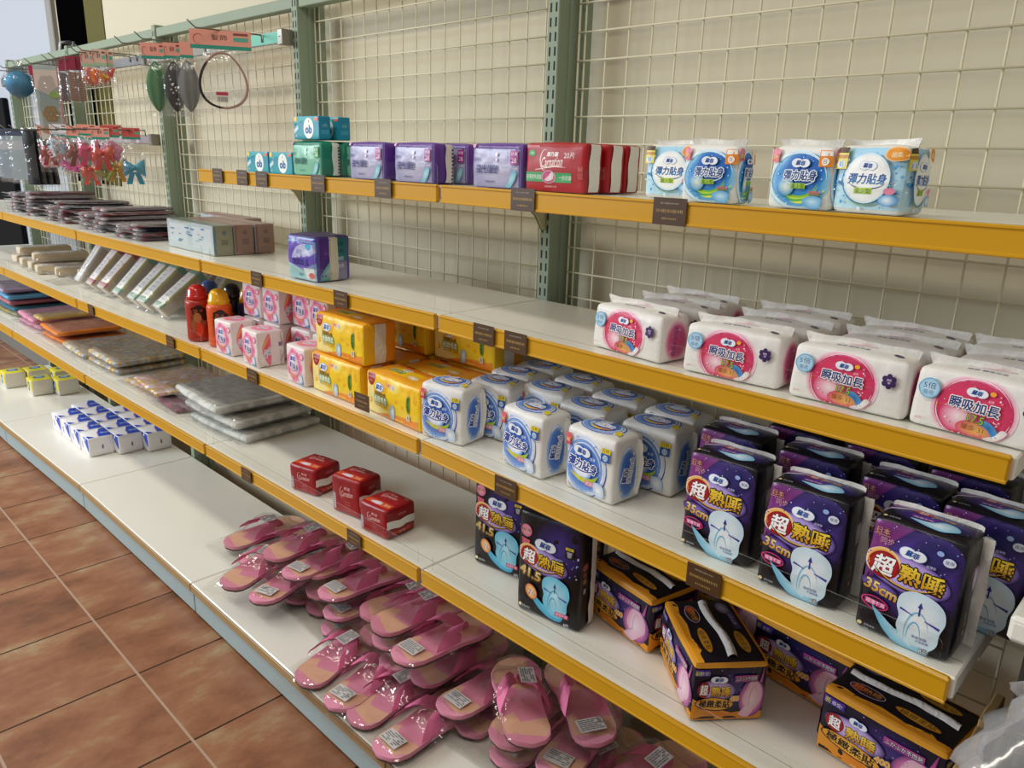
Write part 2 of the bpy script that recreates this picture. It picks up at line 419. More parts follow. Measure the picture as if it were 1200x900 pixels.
def floor_mat():
    m = mat('terracotta_tile', '#9a6a4e', 0.42, spec=0.35); nt = m.node_tree; b = nt.nodes['Principled BSDF']; L = nt.links.new
    tc = nt.nodes.new('ShaderNodeTexCoord'); sp = nt.nodes.new('ShaderNodeSeparateXYZ'); L(tc.outputs['Object'], sp.inputs[0])
    T = 0.3162; g = 0.0028
    def cell(sock, off):
        a = nt.nodes.new('ShaderNodeMath'); a.operation = 'ADD'; a.inputs[1].default_value = off + 40 * T; L(sock, a.inputs[0])
        d = nt.nodes.new('ShaderNodeMath'); d.operation = 'DIVIDE'; d.inputs[1].default_value = T; L(a.outputs[0], d.inputs[0])
        f = nt.nodes.new('ShaderNodeMath'); f.operation = 'FRACT'; L(d.outputs[0], f.inputs[0])
        k = nt.nodes.new('ShaderNodeMath'); k.operation = 'FLOOR'; L(d.outputs[0], k.inputs[0])
        s = nt.nodes.new('ShaderNodeMath'); s.operation = 'SUBTRACT'; s.inputs[1].default_value = 0.5; L(f.outputs[0], s.inputs[0])
        ab = nt.nodes.new('ShaderNodeMath'); ab.operation = 'ABSOLUTE'; L(s.outputs[0], ab.inputs[0])
        gt = nt.nodes.new('ShaderNodeMath'); gt.operation = 'GREATER_THAN'; gt.inputs[1].default_value = 0.5 - g / T; L(ab.outputs[0], gt.inputs[0])
        return k.outputs[0], gt.outputs[0], ab.outputs[0]
    kx, gx, ax = cell(sp.outputs[0], 0.4409); ky, gy, ay = cell(sp.outputs[1], 0.6103)
    n1 = nt.nodes.new('ShaderNodeTexNoise'); n1.inputs['Scale'].default_value = 8; n1.inputs['Detail'].default_value = 7; n1.inputs['Roughness'].default_value = 0.65; n1.noise_dimensions = '4D'
    mp = nt.nodes.new('ShaderNodeMapping'); mp.inputs['Scale'].default_value = (1.0, 0.62, 1); L(tc.outputs['Object'], mp.inputs[0]); L(mp.outputs[0], n1.inputs['Vector'])
    wv = nt.nodes.new('ShaderNodeMath'); wv.operation = 'MULTIPLY_ADD'; wv.inputs[1].default_value = 7.31; L(kx, wv.inputs[0])
    w2 = nt.nodes.new('ShaderNodeMath'); w2.operation = 'MULTIPLY'; w2.inputs[1].default_value = 3.17; L(ky, w2.inputs[0]); L(w2.outputs[0], wv.inputs[2]); L(wv.outputs[0], n1.inputs['W'])
    cr = nt.nodes.new('ShaderNodeValToRGB'); e = cr.color_ramp.elements
    e[0].position = 0.30; e[0].color = (*hx('#6c4a38'), 1); e[1].position = 0.72; e[1].color = (*hx('#b3a68a'), 1)
    for pos, c in ((0.44, '#8f5f44'), (0.55, '#9f7052'), (0.64, '#a98a68')):
        q = cr.color_ramp.elements.new(pos); q.color = (*hx(c), 1)
    L(n1.outputs['Fac'], cr.inputs[0])
    mx = nt.nodes.new('ShaderNodeMix'); mx.data_type = 'RGBA'; mx.inputs[7].default_value = (*hx('#3a2418'), 1); L(gx, mx.inputs[0]); L(cr.outputs[0], mx.inputs[6])
    my = nt.nodes.new('ShaderNodeMix'); my.data_type = 'RGBA'; my.inputs[7].default_value = (*hx('#b59a86'), 1); L(gy, my.inputs[0]); L(mx.outputs[2], my.inputs[6])
    L(my.outputs[2], b.inputs['Base Color'])
    n2 = nt.nodes.new('ShaderNodeTexNoise'); n2.inputs['Scale'].default_value = 30; L(tc.outputs['Object'], n2.inputs['Vector'])
    rr = nt.nodes.new('ShaderNodeMapRange'); rr.inputs[3].default_value = 0.28; rr.inputs[4].default_value = 0.5; L(n2.outputs['Fac'], rr.inputs[0]); L(rr.outputs[0], b.inputs['Roughness'])
    bp = nt.nodes.new('ShaderNodeBump'); bp.inputs['Strength'].default_value = 0.25; bp.inputs['Distance'].default_value = 0.003
    mm = nt.nodes.new('ShaderNodeMath'); mm.operation = 'MAXIMUM'; L(gx, mm.inputs[0]); L(gy, mm.inputs[1])
    sb = nt.nodes.new('ShaderNodeMath'); sb.operation = 'SUBTRACT'; L(n1.outputs['Fac'], sb.inputs[0]); L(mm.outputs[0], sb.inputs[1]); L(sb.outputs[0], bp.inputs['Height']); L(bp.outputs[0], b.inputs['Normal'])
    return m

# ============================================================ the room
P = 0.9                                   # bay pitch along the wall
ZS = {1: 1.2160, 2: 0.9921, 3: 0.7643, 4: 0.4985, 5: 0.1087}
DS = {1: 0.2747, 2: 0.2812, 3: 0.3235, 4: 0.3183, 5: 0.4106}
DJ = {1: {-1: 0.280, 0: 0.264, 1: 0.297}, 2: {-2: 0.305, -1: 0.291, 0: 0.269, 1: 0.280}, 3: {-2: 0.331, -1: 0.312, 0: 0.310, 1: 0.341}, 4: {-2: 0.336, -1: 0.322, 0: 0.311, 1: 0.311}, 5: {-3: 0.432, -2: 0.405, -1: 0.402, 0: 0.404, 1: 0.41}}
def DL(lv, x):
    """the boards are not hung quite true: real depth of a shelf at x"""
    t = DJ[lv]; k = x / 0.9; ks = sorted(t)
    if k <= ks[0]: return t[ks[0]]
    if k >= ks[-1]: return t[ks[-1]]
    for a, b in zip(ks[:-1], ks[1:]):
        if a <= k <= b: return t[a] + (t[b] - t[a]) * (k - a) / (b - a)
def true_up(o, lv):
    for v in o.data.vertices:
        if v.co.y < 0: v.co.y *= DL(lv, v.co.x) / DS[lv]
BAYS = (-4, -3, -2, -1, 0, 1)             # bay k runs from post k*P to (k+1)*P
m = MB(); m.box(-7, 4, -5, 0.6, -0.05, 0); tag(m.build('floor', floor_mat()), kind='structure')
WY = 0.095                                # wall face behind the wire panels
m = MB()
m.box(-2.50, 4, WY, WY + 0.12, 0, 3.0); m.box(-3.06, -2.50, WY, WY + 0.12, 0, 1.105); m.box(-3.06, -2.50, WY, WY + 0.12, 2.3, 3.0); m.box(-3.10, -3.06, WY, WY + 0.12, 0, 3.0)
tag(m.build('wall_back', M_wall), kind='structure')
m = MB(); m.box(-7, -3.15, WY - 0.015, WY + 0.12, 0, 3.0); tag(m.build('wall_back_white', M_whitewall), kind='structure')
m = MB(); m.box(-3.15, -3.075, WY - 0.02, WY + 0.12, 0, 3.0, ch=0.004); tag(m.build('trim_1', M_greyjamb), kind='structure')
win = MB(); win.box(-2.70, -2.50, WY - 0.004, WY + 0.05, 1.105, 2.3); win.box(-3.075, -2.70, WY - 0.004, WY + 0.05, 2.24, 2.3)
wo = tag(win.build('window_1', M_olive), kind='structure')
m = MB(); m.box(-3.075, -2.70, WY + 0.001, WY + 0.02, 1.105, 2.24); m.build('pane', M_dark, wo)
m = MB(); m.box(-2.90, -2.875, WY - 0.01, WY + 0.02, 1.60, 1.70, ch=0.004)
m.tube([(-2.887, WY - 0.01, 1.695), (-2.895, WY - 0.05, 1.69), (-2.905, WY - 0.055, 1.64), (-2.90, WY - 0.045, 1.57)], 0.009, 8); m.build('handle', mat('grey_handle', '#a9a9ab', 0.3, metal=0.6), wo)
m = MB(); m.box(-6.9, -3.98, WY - 0.045, WY - 0.018, 0.52, 1.50, ch=0.004); do = tag(m.build('door_1', mat('black_door', '#0b0d11', 0.6, spec=0.1)), kind='structure')

m = MB(); m.box(-6.9, -3.25, WY - 0.040, WY - 0.0155, 0.0, 0.50, ch=0.003); tag(m.build('baseboard_back', mat('grey_low_panel', '#7c7c76', 0.6)), kind='structure')

# ============================================================ gondola: posts, rails, wire panels
PX0, PX1 = -0.012, 0.016
for k in range(-4, 1):
    x = k * P; m = MB(); nm = {-4: 'far left end', -3: 'second from the far end', -2: 'third from the far end', -1: 'by the teal boxes of the top shelf', 0: 'behind the red packs of the top shelf', 1: 'right-hand end'}[k]
    m.box(x + PX0, x + PX1, 0.0, 0.036, 0.0, 1.66, 0, ch=0.0015)
    z = 0.2
    while z < 1.63:
        for sx in (0.0075, 0.0205):
            m.box(x + PX0 + sx - 0.0019, x + PX0 + sx + 0.0019, -0.0004, 0.002, z, z + 0.0155, 1)
        z += 0.025
    o = m.build('slotted_post', [M_post, M_slot])
    tag(o, 'sage green slotted steel upright, ' + nm, 'shelf post', 'slotted uprights of the gondola')
    m = MB(); m.box(x + 0.019, x + 0.040, 0.052, 0.068, 0.05, 1.655, ch=0.001); m.box(x + PX1 - 0.002, x + 0.021, 0.030, 0.066, 0.05, 1.655); m.build('rear_flange', M_post, o)
    m = MB(); m.box(x + PX0 - 0.001, x + PX1 + 0.001, -0.38, 0.03, 0.03, 0.075, ch=0.002); m.build('foot', M_kick, o)
    m = MB(); m.lathe([(0, 0), (0.02, 0), (0.02, 0.012), (0.008, 0.016), (0.008, 0.032)], 14, c=(x + 0.002, -0.345, 0)); m.build('levelling_foot', M_black, o)
bayname = {-4: 'far left bay with the hanging bags', -3: 'bay with the black window behind', -2: 'bay with the hanging headbands', -1: 'bay behind the purple packs', 0: 'bay behind the light blue packs', 1: 'bay beyond the right-hand post'}
for k in BAYS[:-1]:
    m = MB(); m.box(k * P + PX1 + 0.001, (k + 1) * P + PX0 - 0.001, 0.004, 0.034, 1.622, 1.650, ch=0.002)
    tag(m.build('top_rail', M_post), 'sage green steel top rail over the ' + bayname[k], 'rail', 'top rails of the gondola')
def wires(k):
    m = MB(); x0 = k * P + 0.030; x1 = (k + 1) * P - 0.016; r = 0.0017; z0, z1 = 0.13, 1.625
    i = math.ceil((x0 - 0.043) / 0.0497)
    while 0.043 + i * 0.0497 < x1 - 0.004:
        x = 0.043 + i * 0.0497; i += 1
        m.tube([(x, 0.045, z0), (x, 0.045, z1)], r, 6)
    z = 1.4925
    while z > z0: z -= 0.0493
    z += 0.0493
    while z < z1:
        m.tube([(x0, 0.0415, z), (x1, 0.0415, z)], r, 6); z += 0.0493
    for x in (x0, x1): m.tube([(x, 0.043, z0), (x, 0.043, z1)], 0.0022, 6)
    o = m.build('wire_panel', M_wire); tag(o, 'cream wire mesh back panel of the ' + bayname[k], 'wire panel', 'wire mesh back panels')
for k in BAYS[:-1]: wires(k)

# ============================================================ shelves
sname = {1: 'top shelf', 2: 'second shelf down', 3: 'third shelf down', 4: 'fourth shelf down'}
bname = {-4: 'in the far left bay', -3: 'below the hanging clips', -2: 'below the hanging headbands', -1: 'in the middle bay', 0: 'in the right-hand bay', 1: 'beyond the right-hand bay'}
def shelf(lv, k, wall_gap=0.0):
    z, d = ZS[lv], DS[lv]; x0, x1 = k * P + 0.0012, (k + 1) * P - 0.0012; h = 0.026 if lv > 1 else 0.022
    m = MB(); m.box(x0, x1, -d, -0.001, z - h, z, ch=0.002)
    m.box(x0 + 0.003, x1 - 0.003, -d + 0.0335, -d + 0.0345, z - 0.001, z + 0.0002, 1)
    o = m.build('shelf_board', [M_board, M_groove]); true_up(o, lv); tag(o, 'cream %s with amber rail %s' % (sname[lv], bname[k]), 'shelf', 'shelves of the ' + ('top row' if lv == 1 else 'lower rows'))
    m = MB(); m.box(x0 + 0.004, x1 - 0.004, -d - 0.009, -d - 0.0003, z - 0.028, z + 0.002, ch=0.0025); m.box(x0 + 0.004, x1 - 0.004, -d - 0.0105, -d - 0.008, z - 0.002, z + 0.002, ch=0.001)
    m.box(x0 + 0.004, x1 - 0.004, -d - 0.0105, -d - 0.008, z - 0.028, z - 0.024, ch=0.001)
    true_up(m.build('price_rail', M_rail, o), lv)
    fh = 0.036 if lv != 3 else 0.034
    a, b = x0 + 0.02, x1 - 0.02
    m = MB(); rr = 0.008; zt = z + fh; pts = [(a, z + 0.002), (a, zt - rr)] + [(a + rr - rr * math.cos(R(t)), zt - rr + rr * math.sin(R(t))) for t in (30, 60, 90)] + [(b - rr + rr * math.sin(R(t)), zt - rr + rr * math.cos(R(t))) for t in (0, 30, 60, 90)] + [(b, z + 0.002)]
    n = len(pts); y0, y1 = -d + 0.006, -d + 0.0075
    m.add([(p[0], y0, p[1]) for p in pts] + [(p[0], y1, p[1]) for p in pts], [tuple(range(n)), tuple(range(2 * n - 1, n - 1, -1))], 0)
    m.add([(p[0], y0, p[1]) for p in pts] + [(p[0], y1, p[1]) for p in pts], [(i, i + 1, n + i + 1, n + i) for i in range(n - 1)], 1)
    true_up(m.build('clear_fence', [M_clear, M_clearedge], o), lv)
    for xx, s in ((x0, 1), (x1, -1)):    # bracket arms under the ends
        m = MB(); t = 0.002; ya = -d * 0.72; za = z - h - 0.0005
        q = [(-0.002, za), (ya, za), (ya, za - 0.006), (-0.085, za - 0.008), (-0.055, za - 0.014), (-0.028, za - 0.034), (-0.008, za - 0.062), (-0.002, za - 0.062)]
        xs = (xx + s * 0.001, xx + s * (0.001 + t)); nn = len(q)
        m.add([(xs[0], y, zz) for y, zz in q] + [(xs[1], y, zz) for y, zz in q], [tuple(range(nn)), tuple(range(2 * nn - 1, nn - 1, -1))] + [(i, (i + 1) % nn, nn + (i + 1) % nn, nn + i) for i in range(nn)])
        m.build('bracket', M_board if lv > 1 else M_bracket, o)
    return o
for k in (-1, 0): shelf(1, k)
for lv in (2, 3, 4):
    for k in (-4, -3, -2, -1, 0): shelf(lv, k)
for k in (-4, -3, -2, -1, 0):
    z, d = ZS[5], DS[5]; x0, x1 = k * P + 0.0012, (k + 1) * P - 0.0012
    m = MB(); m.box(x0, x1, -d, -0.001, z - 0.020, z, ch=0.0025)
    o = m.build('base_deck', M_board); true_up(o, 5); tag(o, 'cream bottom deck shelf with blue kickplate ' + bname[k], 'shelf', 'bottom deck shelves')
    m = MB(); m.box(x0 + 0.001, x1 - 0.001, -d - 0.0045, -d - 0.0003, z - 0.026, z - 0.002, ch=0.0015); true_up(m.build('edge_strip', M_wood, o), 5)
    m = MB(); m.box(x0 + 0.002, x1 - 0.002, -d + 0.004, -d + 0.010, z - 0.093, z - 0.0205, ch=0.001)
    true_up(m.build('kickplate', M_kick, o), 5)

# ------------------------------------------------------------ price cards on the rails
def price_card(lv, x, w, h, label, dz=0.0, tan=False, lift=0.0, off=0.0):
    A_bg = '#4b3218' if not tan else '#5a4a35'
    m = MB(); d = DL(lv, x) + 0.0012; z = ZS[lv] - 0.011 + dz; y = -d - 0.0115 - off
    m.box(x - w / 2, x + w / 2, y - 0.0008, y, z - h / 2, z + h / 2, 0, hx(A_bg), ch=0.0003)
    rd = random.Random(int(x * 1000) + lv)
    for r_, (zz, ww, hh) in enumerate(((0.30, 0.55, 0.07), (0.02, 0.82, 0.13), (-0.26, 0.45, 0.08))):
        n = int(ww * 20)
        for i in range(n):
            px = x - ww * w / 2 + (i + 0.5) * ww * w / n; pw = ww * w / n * rd.uniform(0.45, 0.8); hh2 = hh * h * rd.uniform(0.7, 1.0)
            c = hx('#a08040') if r_ != 0 else hx('#8f8676')
            m.add([(px - pw / 2, y - 0.0010, z + zz * h - hh2 / 2), (px + pw / 2, y - 0.0010, z + zz * h - hh2 / 2), (px + pw / 2, y - 0.0010, z + zz * h + hh2 / 2), (px - pw / 2, y - 0.0010, z + zz * h + hh2 / 2)], [(0, 1, 2, 3)], 0, c)
    o = m.build('price_card', M_tagcard); tag(o, label, 'price card', 'brown price cards on the shelf rails')
price_card(1, -0.787, 0.050, 0.034, 'brown price card leftmost of the three cards beside the small teal boxes', dz=0.000)
price_card(1, -0.669, 0.050, 0.034, 'brown price card under the left small teal box', dz=0.000)
price_card(1, -0.583, 0.050, 0.034, 'brown price card under the right small teal box', dz=0.000)
price_card(1, -0.362, 0.050, 0.034, 'brown price card under the green pack on the top shelf', dz=0.000)
price_card(1, -0.150, 0.050, 0.034, 'brown price card under the left purple pack on the top shelf', dz=0.000)
price_card(1, 0.209, 0.050, 0.034, 'brown price card under the red packs on the top shelf', dz=0.000)
price_card(1, 0.477, 0.050, 0.034, 'brown price card under the light blue packs on the top shelf', dz=0.000)
price_card(2, -0.617, 0.050, 0.034, 'brown price card on the second shelf rail left of the purple and teal pack', dz=0.000)
price_card(2, -0.286, 0.050, 0.034, 'brown price card on the second shelf rail right of the purple and teal pack', dz=0.000)
price_card(2, 0.128, 0.050, 0.034, 'brown price card left of the pair by the middle joint of the second shelf rail', dz=0.000)
price_card(2, 0.203, 0.050, 0.034, 'brown price card right of the pair by the middle joint of the second shelf rail', dz=0.000)
price_card(3, -1.660, 0.050, 0.034, 'brown price card on the rail below the slanting wrapped packs', dz=0.000)
price_card(3, -1.070, 0.050, 0.034, 'brown price card on the rail left of the coloured bottles', dz=0.000)
price_card(3, -0.616, 0.050, 0.034, 'brown price card on the rail below the small pink cubes', dz=0.000)
price_card(3, -0.171, 0.050, 0.034, 'brown price card leaning high on the lower yellow pack', dz=0.045)
price_card(3, 0.236, 0.050, 0.034, 'brown price card on the rail below the blue and white cubes', dz=0.000)
price_card(4, -0.667, 0.050, 0.034, 'brown price card on the fourth shelf rail left of the red packs', dz=0.000)
price_card(4, -0.209, 0.050, 0.034, 'brown price card on the fourth shelf rail below the red packs', dz=0.000)
price_card(3, 0.607, 0.050, 0.034, 'brown price card on the rail below the black purple packs', dz=0.000)

# ============================================================ printed packs
M_film = print_mat('printed_film', 0.32, 0.45, 0.35, 45)
M_soft = print_mat('printed_soft_film', 0.38, 0.4, 0.5, 38)
M_card = print_mat('printed_carton', 0.38, 0.4, 0.05, 30)
M_dull = print_mat('printed_matte', 0.55, 0.3, 0.25, 60)
M_seal = mat('white_seal_film', '#e9e6df', 0.4, bump=0.5, bscale=120)

def side_fin(parent, fn, w, d, h, depth=0.014, y=0.0, z0=0.004, z1=0.0, seed=1, side=1, width=None):
    """crimped white seal that stands out of a pack's end"""
    m = MB(); n = 16; wd = width or 0.012
    def f(u, v):
        z = z0 + (h - z1 - z0) * u; p = fn(side * w / 2, max(-d / 2 + 0.006, min(d / 2 - 0.006, y)), z)
        k = noise.noise(Vector((z * 40, seed, v * 2))) * 0.0025
        return (p.x + side * (-0.002 + depth * v), p.y + k + wd * (0.5 - v) * 0.35 + 0.004 * math.sin(z * 90 + seed) * v, z)
    m.grid(n, 3, f); m.grid(n, 3, lambda u, v: tuple(Vector(f(u, v)) + Vector((0, 0.0012, 0))))
    return m.build('seal_fin', M_seal, parent)
def flat_seal(parent, fn, w, d, h, y0, y1, side=1, name='seal_strip', zt=0.0, mat_=None, col=(1, 1, 1)):
    """pale seal folded flat on a pack's end face"""
    m = MB()
    def f(u, v):
        z = 0.003 + (h - 0.005 - zt) * u; y = y0 + (y1 - y0) * v + noise.noise(Vector((z * 35, y0 * 50, v))) * 0.0022
        p = fn(side * w / 2, max(-d / 2, min(d / 2, y)), z, 0.0022 + 0.001 * noise.noise(Vector((z * 60, v * 3, 1.5)))); return tuple(p)
    m.grid(18, 4, f, col=col)
    return m.build(name, mat_ or M_seal, parent)
def top_fin(parent, fn, w, d, h, height=0.016, y=0.0, lean=0.4, seed=1, x0=-0.47, x1=0.47, mat_=None):
    """crimped seal along the top, leaning over"""
    m = MB()
    def f(u, v):
        x = w * (x0 + (x1 - x0) * u); p = fn(max(-w / 2, min(w / 2, x)), y, h)
        e = 1.0 + 0.55 * abs(2 * u - 1) ** 3
        k = noise.noise(Vector((x * 35, seed * 2.2, v))) * 0.0035
        return (p.x + (0.004 * v if u > 0.5 else -0.004 * v) * abs(2 * u - 1), p.y + k + height * v * lean, p.z - 0.0015 + height * v * e * (0.8 + 0.3 * noise.noise(Vector((x * 20, seed, 0)))))
    m.grid(22, 3, f); m.grid(22, 3, lambda u, v: tuple(Vector(f(u, v)) + Vector((0, 0.0012, 0))))
    return m.build('top_seal', mat_ or M_seal, parent)

# ---- black and purple night pack
def night_titles(A, x, y, s, mid='超'):
    """red disc title with two gilt characters; s = title height"""
    A.ell(x + 1.15 * s, y - 0.1 * s, 2.35 * s, 1.05 * s, [(0, '#d9cdf5'), (0.78, '#b79fe6'), (1.0, '#4a3580')], rot=-0.12)
    A.ell(x - 0.05 * s, y + 0.12 * s, 0.98 * s, 0.86 * s, [(0, '#ffe08a'), (0.8, '#f3b04e'), (1, '#f6d7a0')])
    A.ell(x, y, 0.86 * s, 0.78 * s, [(0, '#d8352a'), (0.7, '#b51f22'), (1, '#8e1419')])
    A.text('超', x, y, s * 1.08, '#ffffff', bold=s * 0.035, edge='#5a0d12', ew=s * 0.07, shear=0.1)
    A.text('熟睡', x + 2.02 * s, y - 0.10 * s, s * 1.02, '#ffe14a', '#d38f12', w=s * 2.25, bold=s * 0.03, edge='#17100c', ew=s * 0.10, rot=-4)
    A.arc(x + 1.3 * s, y + 0.35 * s, 2.0 * s, 1.25 * s, 205, 325, 0.16 * s, '#2a1a08'); A.arc(x + 1.3 * s, y + 0.37 * s, 1.95 * s, 1.22 * s, 208, 322, 0.08 * s, '#e0b040')
def pad_art(A, cx, cy, s, c0='#f4fbff', c1='#a9d5ee', tail='#6fc3e6', line='#8cc6e2'):
    """unfolded pad with wide back and a tail sweeping left"""
    A.poly([(cx - 0.18 * s, cy - 0.30 * s), (cx - 0.65 * s, cy - 0.38 * s), (cx - 1.05 * s, cy + 0.02 * s), (cx - 0.70 * s, cy - 0.52 * s), (cx - 0.2 * s, cy - 0.80 * s), (cx + 0.25 * s, cy - 0.78 * s), (cx + 0.3 * s, cy - 0.45 * s)], [c1, tail], 5)
    A.poly([(cx - 0.46 * s, cy + 0.56 * s), (cx - 0.28 * s, cy + 0.72 * s), (cx, cy + 0.76 * s), (cx + 0.30 * s, cy + 0.68 * s), (cx + 0.50 * s, cy + 0.50 * s), (cx + 0.56 * s, cy + 0.20 * s), (cx + 0.48 * s, cy - 0.10 * s), (cx + 0.46 * s, cy - 0.42 * s), (cx + 0.28 * s, cy - 0.64 * s), (cx + 0.02 * s, cy - 0.70 * s), (cx - 0.26 * s, cy - 0.56 * s), (cx - 0.44 * s, cy - 0.26 * s), (cx - 0.42 * s, cy + 0.04 * s), (cx - 0.50 * s, cy + 0.30 * s)], [c0, c1], 4)
    A.arc(cx, cy - 0.35 * s, 0.26 * s, 0.62 * s, 20, 200, 0.05 * s, line); A.arc(cx - 0.05 * s, cy - 0.42 * s, 0.15 * s, 0.42 * s, 10, 190, 0.04 * s, tail)
    A.stroke([(cx - 0.42 * s, cy + 0.24 * s), (cx - 0.12 * s, cy + 0.16 * s)], [0.055 * s, 0.02 * s], '#4a3f9c'); A.stroke([(cx + 0.46 * s, cy + 0.02 * s), (cx + 0.14 * s, cy + 0.12 * s)], [0.07 * s, 0.02 * s], '#4a3f9c')
    A.stroke([(cx + 0.005 * s, cy + 0.20 * s), (cx + 0.005 * s, cy + 0.42 * s)], 0.035 * s, '#3b3590'); A.stroke([(cx + 0.005 * s, cy + 0.40 * s), (cx + 0.005 * s, cy + 0.54 * s)], [0.11 * s, 0.005 * s], '#3b3590')
def night35():
    w, d, h = 0.099, 0.062, 0.136; A = Art(w, h)
    A.ell(0.004, 0.018, 0.052, 0.060, [(0, '#5f47a6'), (0.55, '#4a358c'), (1, '#15111e')])
    A.poly([(-0.049, 0.067), (-0.006, 0.067), (-0.024, 0.047), (-0.033, 0.028), (-0.038, 0.000), (-0.049, -0.012)], ['#8c3a86', '#6e2c74'])
    A.ell(0.022, 0.046, 0.026, 0.020, [(0, '#2f2a72'), (0.6, '#2a2463'), (1, '#3a2b70')])
    A.dots(26, ['#e7dcff', '#b6a2ea', '#7fa6ea'], 0.0003, 0.0009, (-0.046, 0.046, 0.0, 0.064), 3)
    A.text('日本', -0.036, 0.0555, 0.0072, '#e0a85a'); A.stroke([(-0.045, 0.0508), (-0.028, 0.0508)], 0.0006, '#e0a85a'); A.text('同步', -0.030, 0.0455, 0.0072, '#d8a4b0')
    night_titles(A, -0.0285, 0.0185, 0.0198)
    A.logo(-0.002, 0.0410, 0.0098, rim='#8fb4ee'); A.text('超薄型', 0.018, 0.034, 0.003, '#cfd6f4')
    A.ell(0.034, 0.045, 0.0062, 0.0048, '#dfe7f7'); A.text('夜用', 0.034, 0.045, 0.0042, '#37408c'); A.ell(0.024, 0.052, 0.0035, 0.0028, '#9db9f0')
    A.ell(-0.028, -0.0085, 0.021, 0.0085, [(0, '#9a84d8'), (0.7, '#6a51ad'), (1, '#2a2046')], rot=-0.15)
    A.text('35cm', -0.0260, -0.0100, 0.0115, '#f4dc9a', '#c88c2c', w=0.035, bold=0.0006, edge='#161018', ew=0.0013, rot=-8)
    A.ell(-0.030, -0.0285, 0.0150, 0.0078, '#d2377f'); A.ell(-0.030, -0.0285, 0.0136, 0.0066, '#1a1320'); A.rect(-0.0295, -0.0285, 0.023, 0.0062, '#e0559a', '#c02a70', 2); A.text('極薄不漏', -0.0295, -0.0285, 0.0050, '#ffe6f2', w=0.0205)
    pad_art(A, 0.0160, -0.0320, 0.046, '#fbfdff', '#cfe8f6')
    A.text('吸收加強', 0.020, -0.0485, 0.0036, '#3d4a9a'); A.text('不易側漏', 0.023, -0.0528, 0.0030, '#5a64ac')
    A.text('8片', 0.026, -0.0620, 0.0058, '#f0f0f4', edge='#6d6d80', ew=0.0005)
    A.ell(-0.0415, -0.0582, 0.0022, 0.0022, '#efd9a8'); A.text('蓬鬆柔軟', -0.031, -0.0585, 0.0028, '#b8b8c4'); A.text('乾爽', -0.034, -0.0625, 0.0026, '#b8b8c4')
    T = Art(w, d)
    T.ell(0.004, 0.004, 0.046, 0.026, [(0, '#5a40a0'), (0.6, '#3a2c78'), (1, '#14101d')])
    T.poly([(-0.049, 0.030), (-0.010, 0.030), (-0.026, 0.012), (-0.049, 0.004)], ['#7c3278', '#4e2258'])
    T.arc(-0.004, -0.004, 0.044, 0.022, 100, 185, 0.003, '#e9ddff'); T.ell(-0.010, 0.012, 0.012, 0.0065, [(0, '#c92f2a'), (1, '#8e1419')]); T.text('超', -0.010, 0.012, 0.009, '#f4e6e0')
    T.text('熟睡', 0.012, 0.0085, 0.009, '#e8c244', '#a87a18', w=0.024, rot=-3); T.rect(-0.006, -0.005, 0.024, 0.006, '#8f3a9a', '#6a2c86', 2); T.text('極薄不漏', -0.006, -0.005, 0.0042, '#ecd0f0', w=0.020)
    T.poly([(-0.018, -0.012), (0.002, -0.010), (0.014, 0.000), (0.028, -0.002), (0.033, -0.012), (0.020, -0.022), (0.002, -0.020)], ['#eaf6fd', '#7cc0e2'], 4)
    T.dots(14, ['#d8c8ff', '#8aa0ea'], 0.0003, 0.0009, (0.0, 0.046, -0.02, 0.028), 5); T.ell(-0.040, -0.024, 0.0022, 0.0018, '#d9c48c'); T.text('蓬鬆柔軟', -0.030, -0.024, 0.003, '#9a9aa8')
    Rr = Art(d, h); Rr.poly([(0.004, 0.006), (0.016, 0.010), (0.018, 0.026), (0.008, 0.036), (-0.002, 0.028), (0.000, 0.014)], ['#e6e2ec', '#a99bb4'], 4); Rr.arc(0.002, 0.022, 0.012, 0.012, 60, 220, 0.002, '#b86a8e')
    Rr.text('熟', 0.000, -0.022, 0.008, '#e8c244'); Rr.text('睡', 0.000, -0.031, 0.008, '#d3a030'); Rr.ell(0.000, -0.042, 0.005, 0.005, '#8e3a2a'); Rr.text('超', 0.0, -0.042, 0.006, '#e8d8c8'); Rr.text('8片', 0.0, -0.056, 0.005, '#c8c8d4')
    o, fn = pack('night_pad_pack', w, d, h, M_film, '#121019', {'front': A, 'top': T, 'right': Rr}, r=0.007, bul=(0.002, 0.004, 0.004), amp=0.0013, seed=1, taper=0.10)
    side_fin(o, fn, w, d, h, 0.013, y=0.016, z1=0.004, seed=2); side_fin(o, fn, w, d, h, 0.005, y=0.016, z1=0.004, seed=5, side=-1)
    m = MB(); m.grid(20, 2, lambda u, v: tuple(fn(-w / 2 + w * u, d / 2 - 0.006, h) + Vector((0, 0.001 + 0.002 * math.sin(u * 9), -0.001 + 0.006 * v)))); m.build('back_seal', M_seal, o)
    return Kind(o, w, d, 'sanitary pad pack', 'black and purple night packs on the third shelf')

